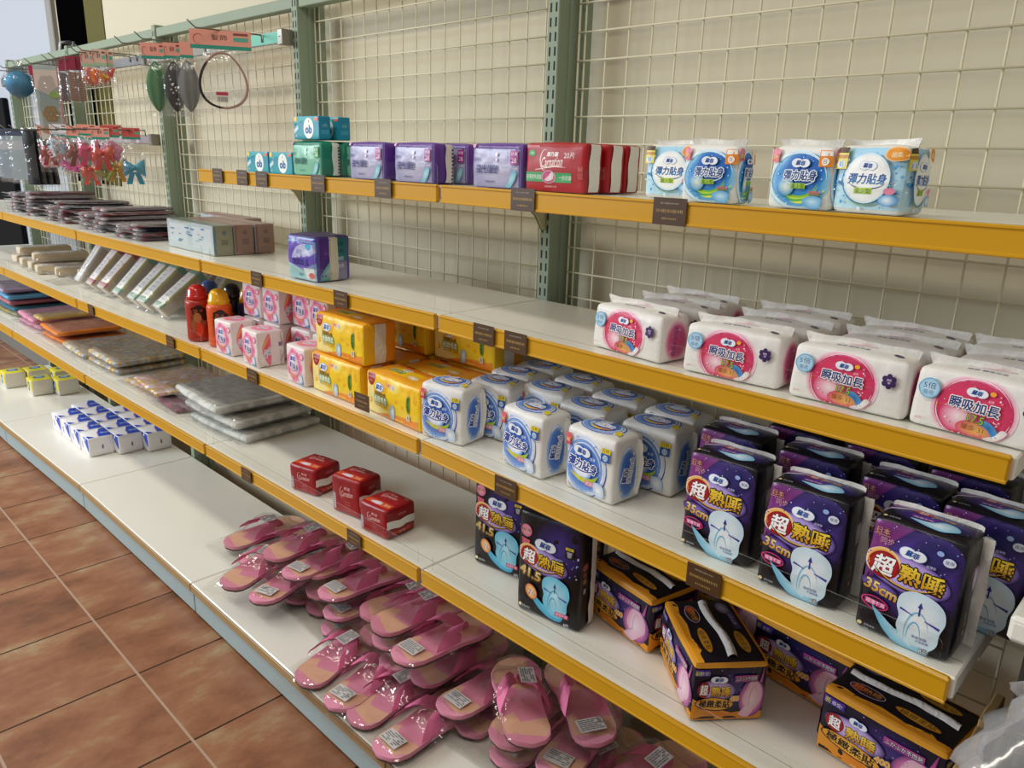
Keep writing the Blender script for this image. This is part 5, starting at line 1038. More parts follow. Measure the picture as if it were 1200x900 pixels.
def flat_bag(w, d, h, ink, name, cat, group, seed=1, film=0.03, sag=0.003):
    def c(x, y, z): return ink(x, y)
    o, fn = pack(name, w, d, h, M_cloth, c, None, r=min(0.008, h * 0.45), bul=(0.004, 0.004, sag), amp=0.0024, seed=seed, seg=26, freq=14)
    def base(x, y):
        if abs(x) < w / 2 - 0.004 and abs(y) < d / 2 - 0.004: return fn(x, y, h).z + 0.001
        return 0.003
    film_sheet('plastic_sleeve', o, -w / 2 - 0.012, w / 2 + 0.012, -d / 2 - film, d / 2 + 0.01, base, 0.002, seed, M_filmclear, 0.003, 22)
    return Kind(o, w, d, cat, group)
def pal(*cols):
    cs = [hx(c) for c in cols]; return cs
def blotch(cols, scale, seed):
    cs = pal(*cols)
    def f(x, y):
        k = noise.noise(Vector((x * scale, y * scale, seed))) * 0.5 + noise.noise(Vector((x * scale * 2.3, y * scale * 2.3, seed + 5))) * 0.3 + 0.5
        i = max(0, min(len(cs) - 1, int(k * len(cs)))); return cs[i]
    return f
def plain(c, v=0.12, s=20, seed=2):
    a = hx(c); return lambda x, y: mix(a, tuple(t * (1 - v) for t in a), 0.5 + 0.9 * noise.noise(Vector((x * s, y * s, seed))))

# grey folded aprons, fourth shelf
K = flat_bag(0.300, 0.245, 0.020, blotch(('#c8cac5', '#d4d5ce', '#bcbfba', '#dcdbd2'), 40, 1), 'folded_apron', 'folded cloth', 'grey cloths in clear sleeves on the fourth shelf', 3, 0.028, 0.006)
K.put(-1.130, -0.268, z4, 4, 'grey patterned cloth in clear sleeve, bottom of the stack'); K.put(-1.165, -0.268, z4 + 0.033, 2, 'grey patterned cloth in clear sleeve, middle of the stack'); K.put(-1.225, -0.268, z4 + 0.066, -3, 'grey patterned cloth in clear sleeve, top of the stack')
# floral bags
K = flat_bag(0.260, 0.245, 0.014, blotch(('#dea4b8', '#e8c4d0', '#dcb868', '#e8dae2', '#d0a0b6'), 30, 4), 'folded_apron', 'folded cloth', None, 6, 0.028)
K.put(-1.640, -0.268, z4, 3, 'pink and yellow floral cloth in a clear sleeve'); 
K = flat_bag(0.170, 0.22, 0.012, blotch(('#8c4a60', '#a06478', '#7a3a50'), 24, 9), 'folded_apron', 'folded cloth', None, 8, 0.028); K.put(-1.370, -0.268, z4, -4, 'dark maroon cloth beside the grey cloths')
K = flat_bag(0.240, 0.225, 0.012, blotch(('#dccce2', '#e6b8cc', '#d8b25a', '#ece2ec', '#c4b4d2'), 34, 7), 'folded_apron', 'folded cloth', None, 9, 0.028); K.put(-1.560, -0.268, z4 + 0.026, -5, 'lilac and yellow floral cloth lying over the pink one')
# patterned tablecloths
K = flat_bag(0.270, 0.245, 0.018, blotch(('#d2cbb4', '#ded6ba', '#c49c48', '#a8b2be', '#d8cea8', '#b8863c'), 42, 12), 'folded_tablecloth', 'folded cloth', 'beige patterned cloths in clear sleeves', 12, 0.028)
K.put(-2.000, -0.268, z4, 2, 'beige and gold patterned cloth, lower of the stacked pair'); K.put(-1.995, -0.268, z4 + 0.030, 0, 'beige and gold patterned cloth, upper of the stacked pair'); K.put(-2.300, -0.268, z4, -2, 'beige patterned cloth between the orange and the stacked pair')
# orange and pink bags
K = flat_bag(0.250, 0.245, 0.016, plain('#ee8a34', 0.15), 'folded_towel', 'folded cloth', 'orange cloths in clear sleeves', 15, 0.028)
K.put(-2.560, -0.268, z4, 2, 'orange cloth in clear sleeve, under the upper orange one'); K.put(-2.575, -0.268, z4 + 0.032, -2, 'orange cloth in clear sleeve, uppermost of the orange pair')
K = flat_bag(0.100, 0.200, 0.014, plain('#ecca74', 0.1), 'folded_towel', 'folded cloth', None, 16, 0.028); K.put(-2.650, -0.268, z4 + 0.058, 0, 'pale yellow cloth at the front edge beside the orange pair')
K = flat_bag(0.270, 0.245, 0.020, plain('#dc92ac', 0.15), 'folded_towel', 'folded cloth', 'pink cloths in clear sleeves', 17, 0.028)
K.put(-2.900, -0.268, z4, 3, 'pink cloth in clear sleeve, lower one at the left'); K.put(-2.905, -0.268, z4 + 0.032, -2, 'pink cloth in clear sleeve, upper one at the left')
zz = z4
for i, (c, l) in enumerate((('#a89c58', 'olive towel at the bottom of the far left pile'), ('#3a7c94', 'dark teal towel low in the far left pile'), ('#d07e86', 'dusty red towel in the middle of the far left pile'), ('#6cb4e0', 'bright blue towel near the top of the far left pile'), ('#b0a4c0', 'grey violet towel on top of the far left pile'))):
    K = flat_bag(0.300, 0.245, 0.018, plain(c, 0.2, 14, i), 'folded_towel', 'folded cloth', 'towels in the far left pile', 20 + i, 0.02); K.put(-3.300 + 0.02 * (i % 2), -0.268, zz, 3 - 2 * i, l); zz += 0.0285

# flat sock packs on the second shelf, far left
sock_cols = (('#3b2a34', '#7c3a44'), ('#6a5a66', '#8c4a54'), ('#2a3046', '#a04048'), ('#5a222e', '#7a3038'), ('#54484e', '#b9a0a4'))
SK = []
for i, (c, e) in enumerate(sock_cols):
    w, d, h = 0.090, 0.235, 0.009
    a, b = hx(c), hx(e); wv = hx('#d8d4da')
    def ink(x, y, z, a=a, b=b, i=i):
        if y < -0.100: return (b, wv, mix(a, wv, 0.4))[(int((x + 0.05) * 40) + i) % 3]
        if y > 0.10: return mix(a, b, 0.5)
        return mix(a, tuple(t * 1.5 for t in a), 0.5 + noise.noise(Vector((x * 30, y * 12, i))))
    o, fn = pack('sock_pack', w, d, h, M_cloth, ink, None, r=0.004, bul=(0.002, 0.002, 0.002), amp=0.0014, seed=110 + i, seg=14, freq=20)
    film_sheet('clear_sleeve', o, -w / 2 - 0.004, w / 2 + 0.004, -d / 2 - 0.025, d / 2 + 0.02, lambda x, y, fn=fn: fn(x, y, 0.009).z + 0.0006 if abs(x) < 0.042 and abs(y) < 0.113 else 0.003, 0.001, i, M_filmclear, 0.0016, 12)
    SK.append(Kind(o, w, d, 'sock pack', 'flat sock packs on the second shelf'))
rd = random.Random(5)
piles = ((-1.480, 4, 'nearest the tissue cartons'), (-1.590, 3, 'second from the tissue cartons'), (-1.790, 6, 'in the middle of the row'), (-1.920, 4, 'left of the middle of the row'), (-2.160, 6, 'under the hanging clips'), (-2.310, 4, 'left of that under the clips'), (-2.560, 7, 'far left'), (-2.780, 6, 'by the far left post'))
hn = ('lowest', 'second up', 'third up', 'fourth up', 'fifth up', 'sixth up', 'seventh up')
for pi, (x, n, nm) in enumerate(piles):
    for k in range(n):
        K = SK[(pi * 2 + k * 3 + k // 2) % 5]; cn = ('dark brown', 'greyish mauve', 'navy', 'dark red', 'taupe')[(pi * 2 + k * 3 + k // 2) % 5]
        K.put(x + rd.uniform(-0.012, 0.012), -0.263 + rd.uniform(-0.003, 0.006), z2 + 0.0132 * k, rd.uniform(-7, 7), '%s flat sock pack, %s in pile %s' % (cn, hn[k], nm))

# leaning wrapped packets on the third shelf
def slab(stripe, tip, name, seed):
    w, d, h = 0.060, 0.042, 0.168                 # thickness, width, length when upright
    A = Art(w, h); A.rect(0, 0, w, h, '#f8f9fa', '#fbfbfb', 4); A.rect(0, 0.02, w * 0.4, h * 0.6, '#ecdfe4', '#f2eef0', 2)
    A.rect(0, h * 0.44, w, h * 0.11, tip, n=2); A.rect(0, -h * 0.43, w, h * 0.12, tip, '#dfe8e4', 2)
    for i in range(6): A.rect(-0.002, -0.05 + 0.016 * i, w * 0.45, 0.003, '#c9a0ae' if stripe == '#d8b032' else '#a9c4b4', n=1)
    Rr = Art(d, h); Rr.rect(0, 0, d, h, '#b9a992', '#c4b6a0', 4); Rr.rect(-d * 0.40, 0, d * 0.18, h * 0.92, stripe, n=4); Rr.rect(-d * 0.40, -h * 0.42, d * 0.18, h * 0.12, tip, n=2); Rr.rect(0, h * 0.43, d, h * 0.12, tip, n=2)
    o, fn = pack('dishcloth_packet', w, d, h, M_soft, '#cfc6b6', {'front': A, 'right': Rr}, r=0.005, bul=(0.002, 0.001, 0.002), amp=0.0012, seed=seed, seg=7)
    m = MB()
    def f(u, v):
        a = 2 * math.pi * u; cx, cy = math.copysign(min(1, abs(math.cos(a)) * 1.3), math.cos(a)), math.copysign(min(1, abs(math.sin(a)) * 1.3), math.sin(a))
        z = -0.004 + (h + 0.036) * v; k = 1 + 0.05 * noise.noise(Vector((u * 9, z * 40, seed))) ; t = max(0, (z - h) / 0.03)
        j = 0.006 * t * noise.noise(Vector((u * 14, v * 20, seed + 9)))
        return (cx * (w / 2 + 0.0035) * k * (1 + 0.18 * t), cy * (d / 2 + 0.004) * (1 - 0.7 * t) * k + j, z + j)
    m.grid(24, 14, f); m.build('clear_wrap', M_filmsoft, o)
    return Kind(o, w, d, 'wrapped packet', 'leaning wrapped packets on the third shelf')
KW, KR, KG = slab('#d9cfc6', '#e8e6e6', 'w', 131), slab('#d8b032', '#c03a44', 'r', 132), slab('#c8cf5a', '#6fae90', 'g', 133)
def lean(K, x, y, z, deg, ang, label):
    """lay the packet back from the shelf edge; z is the height of its lower front edge"""
    o = K.put(x, y, z, deg, label, tilt=(-ang, 0), center=True)
    return o
for i, (K, x, ang, l) in enumerate(((KW, -2.02, 36, 'white wrapped packet at the left end of the leaning row'), (KR, -1.90, 42, 'white packet with red tip, left one of the two with yellow edges'), (KR, -1.79, 46, 'white packet with red tip, right one of the two with yellow edges'), (KG, -1.65, 44, 'white packet with green tip, first right of the red-tipped ones'), (KG, -1.52, 48, 'white packet with green tip, second right of the red-tipped ones'), (KG, -1.44, 49, 'white packet with green tip, third right of the red-tipped ones'), (KG, -1.32, 52, 'white packet with green tip, at the right end near the bottles'))):
    lean(K, x, -0.252, z3 + 0.021 * math.sin(R(ang)) + 0.0075, -4 + 2 * (i % 3), ang, l)
for i, (K, x, l) in enumerate(((KR, -1.95, 'leftmost'), (KR, -1.82, 'second'), (KR, -1.69, 'third'), (KG, -1.55, 'fourth'), (KG, -1.42, 'fifth'), (KG, -1.29, 'rightmost'))):
    lean(K, x, -0.108, z3 + 0.021 * math.sin(R(20)) + 0.0075, 3 - 2 * (i % 3), 33, 'wrapped packet standing upright in the back row, %s of six' % l)
# flat wrapped bars further left
def bar():
    w, d, h = 0.070, 0.200, 0.034; T = Art(w, d); T.rect(0, -0.02, w * 0.8, d * 0.7, '#f4f2f4', '#ece0de', 4); T.rect(0, -0.075, w * 0.8, 0.03, '#f4f6f8', n=2)
    Rr = Art(d, h); Rr.rect(0, 0, d, h, '#c4b498', '#d0c0a6', 3)
    o, fn = pack('cloth_bar', w, d, h, M_soft, '#d2c4ac', {'top': T, 'right': Rr}, r=0.006, bul=(0.002, 0.002, 0.002), amp=0.0014, seed=141, seg=7)
    film_sheet('clear_wrap', o, -w / 2 - 0.003, w / 2 + 0.003, -d / 2 - 0.03, d / 2 + 0.02, lambda x, y: fn(x, y, h).z + 0.0012 if abs(x) < w / 2 - 0.002 and abs(y) < d / 2 - 0.002 else 0.004, 0.001, 4, M_filmclear, 0.002, 14)
    return Kind(o, w, d, 'wrapped packet', 'wrapped bars lying on the third shelf')
K = bar()
for x, y, z, a, l in ((-2.52, -0.270, 0, -8, 'wrapped beige bar at the front, nearest the white leaning packet'), (-2.42, -0.225, 0, -14, 'wrapped beige bar turned aslant behind the front one'), (-2.64, -0.265, 0, -4, 'wrapped beige bar lying left of the front one'), (-2.585, -0.258, 0.0405, -10, 'wrapped beige bar on top of the two left ones'), (-2.78, -0.260, 0, -6, 'wrapped beige bar third from the front one'), (-2.90, -0.260, 0, 2, 'wrapped beige bar at the far left end'), (-2.84, -0.252, 0.0405, -3, 'wrapped beige bar on top of the far left pair'), (-2.30, -0.180, 0, -10, 'wrapped beige bar farthest back, beside the leaning packets')):
    K.put(x, y, z3 + z, a, l)
m = MB(); m.grid(16, 16, lambda u, v: (-2.29 + 0.16 * u, -0.305 + 0.12 * v, z3 + 0.002 + 0.020 * max(0, math.sin(math.pi * u) * math.sin(math.pi * v)) * (0.7 + 0.8 * noise.noise(Vector((u * 6, v * 6, 2))))))
tag(m.build('crumpled_bag', M_filmclear), 'crumpled empty clear bag lying between the beige bars and white packets', 'plastic bag')

# ============================================================ bottles
def bottle(body, cap, pic, seed, name):
    root = empty(name); m = MB(); H = 0.112
    prof = [(0.0, 0.0), (0.021, 0.0), (0.0235, 0.003), (0.0238, 0.012), (0.0232, 0.05), (0.0240, 0.085), (0.0240, 0.104), (0.0225, 0.110), (0.018, 0.113)]
    m.lathe(prof, 28, 0, hx(body))
    # printed figure wrapped on the front: hair swirl, face and shirt tones as loose shapes
    def wrap(a, z, e=0.0006):
        r = 0.0241 + e; return (r * math.sin(a), -r * math.cos(a), z)
    rd = random.Random(seed)
    def blob(a0, zc, ra, rz, c, e, n=18, wob=0.0):
        V = [wrap(a0, zc, e)] + [wrap(a0 + ra * math.cos(2 * math.pi * k / n) * (1 + wob * math.sin(5 * 2 * math.pi * k / n + seed)), zc + rz * math.sin(2 * math.pi * k / n) * (1 + wob * math.cos(4 * 2 * math.pi * k / n)), e) for k in range(n)]
        m.add(V, [(0, 1 + k, 1 + (k + 1) % n) for k in range(n)], 0, hx(c), True)
    if pic:
        blob(0.5, 0.060, 0.62, 0.030, '#8a4a2a', 0.0003, wob=0.08); blob(0.55, 0.085, 0.60, 0.014, '#241510', 0.0006, wob=0.18); blob(0.95, 0.074, 0.26, 0.014, '#241510', 0.0008, wob=0.2)
        blob(0.42, 0.066, 0.30, 0.014, '#b97848', 0.0008); blob(0.50, 0.035, 0.30, 0.020, '#d8401e', 0.0007); blob(0.1, 0.045, 0.2, 0.016, '#a05a34', 0.0009, wob=0.1)
    else:
        blob(0.4, 0.070, 0.40, 0.010, '#b03a30', 0.0005, 4); blob(0.5, 0.055, 0.5, 0.004, '#8a88a0', 0.0006, 4); blob(0.45, 0.030, 0.6, 0.010, '#3a3560', 0.0004)
    m.build('body', M_film, root)
    m = MB(); z0 = 0.1105
    m.lathe([(0.0195, z0), (0.0205, z0 + 0.002), (0.0205, z0 + 0.011), (0.0195, z0 + 0.013), (0.0190, z0 + 0.014), (0.0175, z0 + 0.027), (0.013, z0 + 0.036), (0.006, z0 + 0.0405), (0, z0 + 0.0412)], 28, 0, hx(cap))
    m.build('cap', print_mat('glossy_cap_%d' % seed, 0.15, 0.6, 0), root)
    return root
for body, cap, pic, x, y, l, s in (('#a8281a', '#c0201a', True, -1.000, -0.272, 'red bottle with printed figure and red dome cap', 1), ('#d8541a', '#eab010', True, -0.905, -0.258, 'orange bottle with printed figure and yellow dome cap', 2), ('#28387a', '#3a5aa0', False, -1.052, -0.214, 'blue bottle mostly hidden behind the red one', 3), ('#1a1618', '#14161c', False, -0.965, -0.192, 'dark bottle with black cap between the red and orange ones', 4), ('#2a1416', '#10131a', False, -0.930, -0.125, 'dark bottle with black cap behind the orange one', 5), ('#241c4a', '#d8960e', False, -0.884, -0.185, 'violet bottle with amber cap against the pink cubes', 6)):
    b = bottle(body, cap, pic, s, 'shampoo_bottle'); b.location = (x, y, z3); b.rotation_euler = (0, 0, R(35)); b.scale = ((1.40, 1.40, 1.0), (1.34, 1.34, 1.0), (1.2, 1.2, 1.0), (1.2, 1.2, 1.0), (1.2, 1.2, 1.0), (1.2, 1.2, 1.0))[s - 1]; tag(b, l, 'bottle', 'dome-capped bottles on the third shelf')

# ============================================================ flip-flops in clear bags, bottom deck
def patch_mat():
    m = mat('pink_patchwork_foam', '#cc7090', 0.55, spec=0.3); nt = m.node_tree; L = nt.links.new; b = nt.nodes['Principled BSDF']
    tc = nt.nodes.new('ShaderNodeTexCoord'); n = nt.nodes.new('ShaderNodeTexNoise'); n.inputs['Scale'].default_value = 12; n.inputs['Detail'].default_value = 1
    ad = nt.nodes.new('ShaderNodeMix'); ad.data_type = 'VECTOR'; ad.inputs[0].default_value = 0.015; L(tc.outputs['Object'], ad.inputs[4]); L(n.outputs['Color'], ad.inputs[5]); L(tc.outputs['Object'], n.inputs['Vector'])
    v = nt.nodes.new('ShaderNodeTexVoronoi'); v.inputs['Scale'].default_value = 21; v.inputs['Randomness'].default_value = 0.8; L(ad.outputs[1], v.inputs['Vector'])
    sp = nt.nodes.new('ShaderNodeSeparateColor'); L(v.outputs['Color'], sp.inputs[0])
    r = nt.nodes.new('ShaderNodeValToRGB'); r.color_ramp.interpolation = 'CONSTANT'; e = r.color_ramp.elements
    e[0].position = 0; e[0].color = (*hx('#ee9db8'), 1); e[1].position = 0.30; e[1].color = (*hx('#f2c2a4'), 1)
    for p_, c in ((0.56, '#f0a8bc'), (0.70, '#e88cae'), (0.80, '#f4c8aa')):
        q = r.color_ramp.elements.new(p_); q.color = (*hx(c), 1)
    L(sp.outputs[0], r.inputs[0]); L(r.outputs[0], b.inputs['Base Color']); return m
M_foam = patch_mat(); M_sole = mat('dark_rubber_sole', '#4a3238', 0.7); M_edgefoam = mat('pink_foam_edge', '#d888a0', 0.6); M_strap = mat('pink_strap_fabric', '#e87aa6', 0.6, bump=0.4, bscale=120)
M_bagfilm = film_mat('slipper_bag_film', (1.0, 1.0, 1.0), 0.055, 0.07, haze=0.0, bump=1.0, bscale=26)
def sole_outline(sd, n=44):
    half = [(0.0, 0.004), (0.03, 0.023), (0.08, 0.033), (0.16, 0.0375), (0.28, 0.0365), (0.42, 0.0355), (0.56, 0.037), (0.70, 0.0435), (0.80, 0.0445), (0.88, 0.040), (0.94, 0.031), (0.98, 0.018), (1.0, 0.004)]
    L = 0.272; half = [(t, w * 1.2) for t, w in half]; pts = []
    def bend(t): return sd * 0.006 * math.sin(math.pi * t * 1.1)
    for t, w in half: pts.append((w + bend(t), -L / 2 + L * t))
    for t, w in half[::-1]: pts.append((-w + bend(t), -L / 2 + L * t))
    return pts
def flip_flop(sd, parent):
    P2 = sole_outline(sd); n = len(P2); m = MB()
    def ring(z, k): return [(x * k, y * (1 - (1 - k) * 0.35), z) for x, y in P2]
    V = ring(0.0, 0.97) + ring(0.0055, 1.0) + ring(0.0060, 1.0) + ring(0.0125, 1.0) + ring(0.0145, 0.975)
    F = []; M = []
    for l in range(4):
        for i in range(n): F.append((l * n + i, l * n + (i + 1) % n, (l + 1) * n + (i + 1) % n, (l + 1) * n + i)); M.append((0, 0, 1, 1)[l])
    o0 = len(m.v); m.add(V, F, 0, smooth=True); m.m = M[:]
    m.add([V[i] for i in range(n)], [tuple(range(n))[::-1]], 0)
    m.add([V[4 * n + i] for i in range(n)], [tuple(range(n))], 2)
    s = m.build('slipper', [M_sole, M_edgefoam, M_foam], parent)
    b = MB()
    for side in (-1, 1):
        def f(u, v):
            t = u; w = 0.066 * (1 - t) + 0.026 * t
            x = side * 0.0495 * (1 - t) ** 1.1 + 0.003 * side * t; y = -0.030 + 0.084 * t + (v - 0.5) * w * (1 if t < 0.9 else 0.6)
            z = 0.0075 + 0.040 * math.sin(math.pi * min(1, 0.12 + t * 0.88)) ** 0.8 + 0.0025 * noise.noise(Vector((t * 9, v * 6, side * 2 + sd)))
            return (x + side * 0.004 * (0.5 - abs(v - 0.5)) * (1 - t) + sd * 0.004, y, max(z, 0.008 if t < 0.05 else 0.0145 + 0.004 * (1 - abs(2 * v - 1))))
        b.grid(14, 5, f); b.grid(14, 5, lambda u, v: tuple(Vector(f(u, v)) - Vector((0, 0, 0.0022))))
    b.tube([(sd * 0.004, 0.062, 0.012), (sd * 0.004, 0.060, 0.022)], 0.004, 8)
    st = b.build('strap', M_strap, s)
    return s
def paper_label(parent, x, y, z, rz, w=0.052, h=0.036, seed=1, tilt=0.0):
    m = MB(); m.add([(-w / 2, -h / 2, 0), (w / 2, -h / 2, 0), (w / 2, h / 2, 0), (-w / 2, h / 2, 0)], [(0, 1, 2, 3)], 0, hx('#d3d2d0'))
    m.add([(-w / 2, -h / 2, -0.0003), (w / 2, -h / 2, -0.0003), (w / 2, h / 2, -0.0003), (-w / 2, h / 2, -0.0003)], [(3, 2, 1, 0)], 0, hx('#c9c8c6'))
    rd = random.Random(seed)
    for r_ in range(6):
        x0 = -w * 0.44; yy = h * (0.36 - 0.14 * r_)
        while x0 < w * 0.36:
            ww = rd.uniform(0.004, 0.012)
            if rd.random() < 0.85: m.add([(x0, yy - 0.0012, 0.0003), (min(x0 + ww, w * 0.45), yy - 0.0012, 0.0003), (min(x0 + ww, w * 0.45), yy + 0.0012, 0.0003), (x0, yy + 0.0012, 0.0003)], [(0, 1, 2, 3)], 0, hx('#77767a'))
            x0 += ww + 0.0015
    o = m.build('paper_label', M_paper, parent, (x, y, z), (tilt, 0, rz)); tag(o, 'white printed paper label'); return o
def slipper_pack(seed):
    root = empty('flip_flop_pack'); rd = random.Random(seed)
    a = flip_flop(-1, root); a.location = (-0.056, 0.008, 0.003); a.rotation_euler = (0, R(1.5), R(rd.uniform(-3, 3)))
    b = flip_flop(1, root); b.location = (0.056, -0.010, 0.004); b.rotation_euler = (0, R(-2), R(rd.uniform(-3, 3)))
    def base(x, y):
        dx = min(abs(x - 0.056), abs(x + 0.056)); in_y = max(0, 1 - (abs(y) / 0.138) ** 6)
        z = 0.004 + (0.016 if dx < 0.053 else 0.008) * in_y
        if abs(y - 0.02) < 0.06: z += 0.032 * max(0, 1 - (abs(y - 0.025) / 0.065) ** 2) * (1 if dx < 0.046 else 0.75)
        return z
    film_sheet('plastic_bag', root, -0.120, 0.120, -0.166, 0.166, base, 0.005, seed * 1.7, M_bagfilm, 0.0042, 26)
    m = MB(); m.grid(6, 8, lambda u, v: (-0.120 + 0.240 * u, -0.166 + 0.332 * v, 0.0012)); m.build('bag_back', M_bagfilm, root)
    paper_label(root, 0.056, -0.100, 0.0255, R(4 + rd.uniform(-8, 8)), seed=seed)
    paper_label(root, -0.046, 0.020, 0.0600, R(96 + rd.uniform(-14, 14)), 0.050, 0.032, seed + 40, R(6))
    return root
SP = [slipper_pack(s) for s in (1, 2, 3)]; used = [False] * 3
pairs = (  # x, y, height, turn, pitch, roll, label
    (-0.920, -0.140, 0.020, 2, 0, 0, 'pink flip-flops in clear bag at the far left of the heap, at the back'),
    (-0.690, -0.135, 0.000, 4, 0, 0, 'pink flip-flops in clear bag lowest in the left heap'),
    (-0.695, -0.255, 0.050, 19, 0, 0, 'pink flip-flops in clear bag, leftmost pair by the deck edge'),
    (-0.635, -0.160, 0.105, 2, 0, 0, 'pink flip-flops in clear bag, uppermost of the left heap'),
    (-0.480, -0.135, 0.002, -4, 0, 0, 'pink flip-flops in clear bag lying lowest, right of the left heap'),
    (-0.470, -0.135, 0.052, -2, 0, 0, 'pink flip-flops in clear bag, dark soles showing below the next pair'),
    (-0.480, -0.135, 0.102, -6, 0, 0, 'pink flip-flops in clear bag, top pair next right of the left heap'),
    (-0.270, -0.290, 0.002, 10, 0, 0, 'pink flip-flops in clear bag, middle pair at the deck edge'),
    (-0.230, -0.135, 0.036, -5, 0, 0, 'pink flip-flops in clear bag under the rear middle pair'),
    (-0.235, -0.135, 0.088, -13, 0, 0, 'pink flip-flops in clear bag, rear middle pair against the mesh'),
    (-0.070, -0.285, 0.002, 1, 0, 0, 'pink flip-flops in clear bag at the deck edge, right of the middle pair'),
    (-0.020, -0.150, 0.050, -2, 0, 0, 'pink flip-flops in clear bag buried below the large middle pair'),
    (-0.120, -0.180, 0.136, -7, 0, 0, 'large pair of pink flip-flops on top in the middle, label facing up'),
    (0.100, -0.135, 0.002, 6, 0, 0, 'pink flip-flops in clear bag, lower pair right of the middle heap'),
    (0.215, -0.140, 0.054, 12, 0, 0, 'pink flip-flops in clear bag beneath the pair turned heels outward'),
    (0.205, -0.152, 0.110, 54, 0, 0, 'pink flip-flops in clear bag turned heels outward, on top at the right'),
    (0.360, -0.140, 0.002, -8, 0, 0, 'pink flip-flops in clear bag at the right under the shelf edge'),
    (0.480, -0.145, 0.052, -12, 0, 0, 'pink flip-flops in clear bag, rightmost pair of the heap'))
for i, (x, y, z, a, px, ry, l) in enumerate(pairs):
    k = i % 3; o = SP[k] if not used[k] else copy_tree(SP[k]); used[k] = True
    o.scale = (1.0, 0.95, 1.0); o.location = (x, y, ZS[5] + 0.001 + z); o.rotation_euler = (R(px), R(ry), R(a)); tag(o, l, 'flip-flops', 'bagged pink flip-flops on the bottom deck')

# ============================================================ hang bars, hooks and hanging goods
M_steel = mat('bare_steel', '#8d8980', 0.4, metal=0.7); M_cardteal = print_mat('header_card', 0.5, bump=0)
def hang_bar(x0, x1, z, label, cols):
    m = MB(); m.box(x0, x1, -0.030, -0.024, z - 0.015, z + 0.015, ch=0.001); o = m.build('hang_bar', M_steel); tag(o, label, 'hang bar', 'hang bars for hooks')
    m = MB(); n = len(cols); w = (x1 - x0 - 0.02) / n
    for i, c in enumerate(cols): m.box(x0 + 0.01 + w * i, x0 + 0.01 + w * (i + 1) - 0.003, -0.0318, -0.0302, z - 0.013, z + 0.013, 0, hx(c))
    m.build('label_strip', M_cardteal, o)
    for x in (x0, x1):
        m = MB(); s = 1 if x == x0 else -1; m.box(x - 0.002 - 0.010, x + 0.002 + 0.010, -0.0335, -0.002, z - 0.019, z + 0.019, ch=0.0015)
        m.lathe([(0, 0), (0.003, 0), (0.003, 0.0012), (0, 0.0012)], 8, c=(x, -0.034, z)); m.build('end_bracket', M_steel, o)
    return o
hang_bar(-1.780, -0.918, 1.551, 'upper hang bar with teal label strip, right of the headbands', ('#8d8f84', '#8d8f84', '#9a9a90', '#58b49c'))
hang_bar(-2.680, -1.826, 1.551, 'upper hang bar with grey strip behind the small orange clip bags', ('#7d8084', '#8a8c8c', '#77797c'))
hang_bar(-2.680, -1.826, 1.292, 'lower hang bar behind the coloured clip bags', ('#9a9aa0', '#8f8890', '#a4a0a2', '#90868c'))
hang_bar(-3.580, -2.726, 1.551, 'upper hang bar at the far left behind the blue bath puff', ('#7d8084', '#8a8c8c')); hang_bar(-3.580, -2.726, 1.300, 'lower hang bar at the far left behind the black strips', ('#7d8084', '#8a8c8c'))
M_hookwire = mat('grey_hook_wire', '#77746c', 0.4, metal=0.5)
def hook(x, z, ln, label):
    m = MB(); m.tube([(x, -0.034, z), (x, -0.034 - ln + 0.02, z - 0.004), (x, -0.034 - ln, z + 0.012)], 0.0019, 6)
    m.tube([(x - 0.0, -0.034, z - 0.018), (x, -0.036, z)], 0.0022, 6); o = m.build('display_hook', M_hookwire); tag(o, label, 'hook', 'wire display hooks')
for i, (x, z, ln) in enumerate(((-1.01, 1.5615, 0.20), (-1.35, 1.5615, 0.20), (-1.50, 1.5615, 0.20), (-1.87, 1.5665, 0.19), (-1.93, 1.5665, 0.19), (-2.16, 1.5615, 0.19), (-2.24, 1.5615, 0.19), (-2.45, 1.5615, 0.19), (-2.62, 1.5665, 0.17), (-2.83, 1.5665, 0.19), (-3.0, 1.5665, 0.19))):
    hook(x, z, ln, 'dark wire hook on the upper hang bar, %s from the right' % ('first', 'second', 'third', 'fourth', 'fifth', 'sixth', 'seventh', 'eighth', 'ninth', 'tenth', 'eleventh')[i])
for i, x in enumerate((-1.86, -2.03, -2.20, -2.37, -2.54, -2.66)): hook(x, 1.322, 0.25, 'dark wire hook on the lower hang bar of the clip bags, %s from the right' % ('first', 'second', 'third', 'fourth', 'fifth', 'sixth')[i])
for i, x in enumerate((-2.78, -2.95, -3.12, -3.30)): hook(x, 1.322, 0.22, 'dark wire hook on the lower far left hang bar, %s from the right' % ('first', 'second', 'third', 'fourth')[i])
M_hangfilm = film_mat('hang_bag_film', (0.995, 0.995, 0.998), 0.05, 0.10, haze=0.022, bump=0.7, bscale=40)

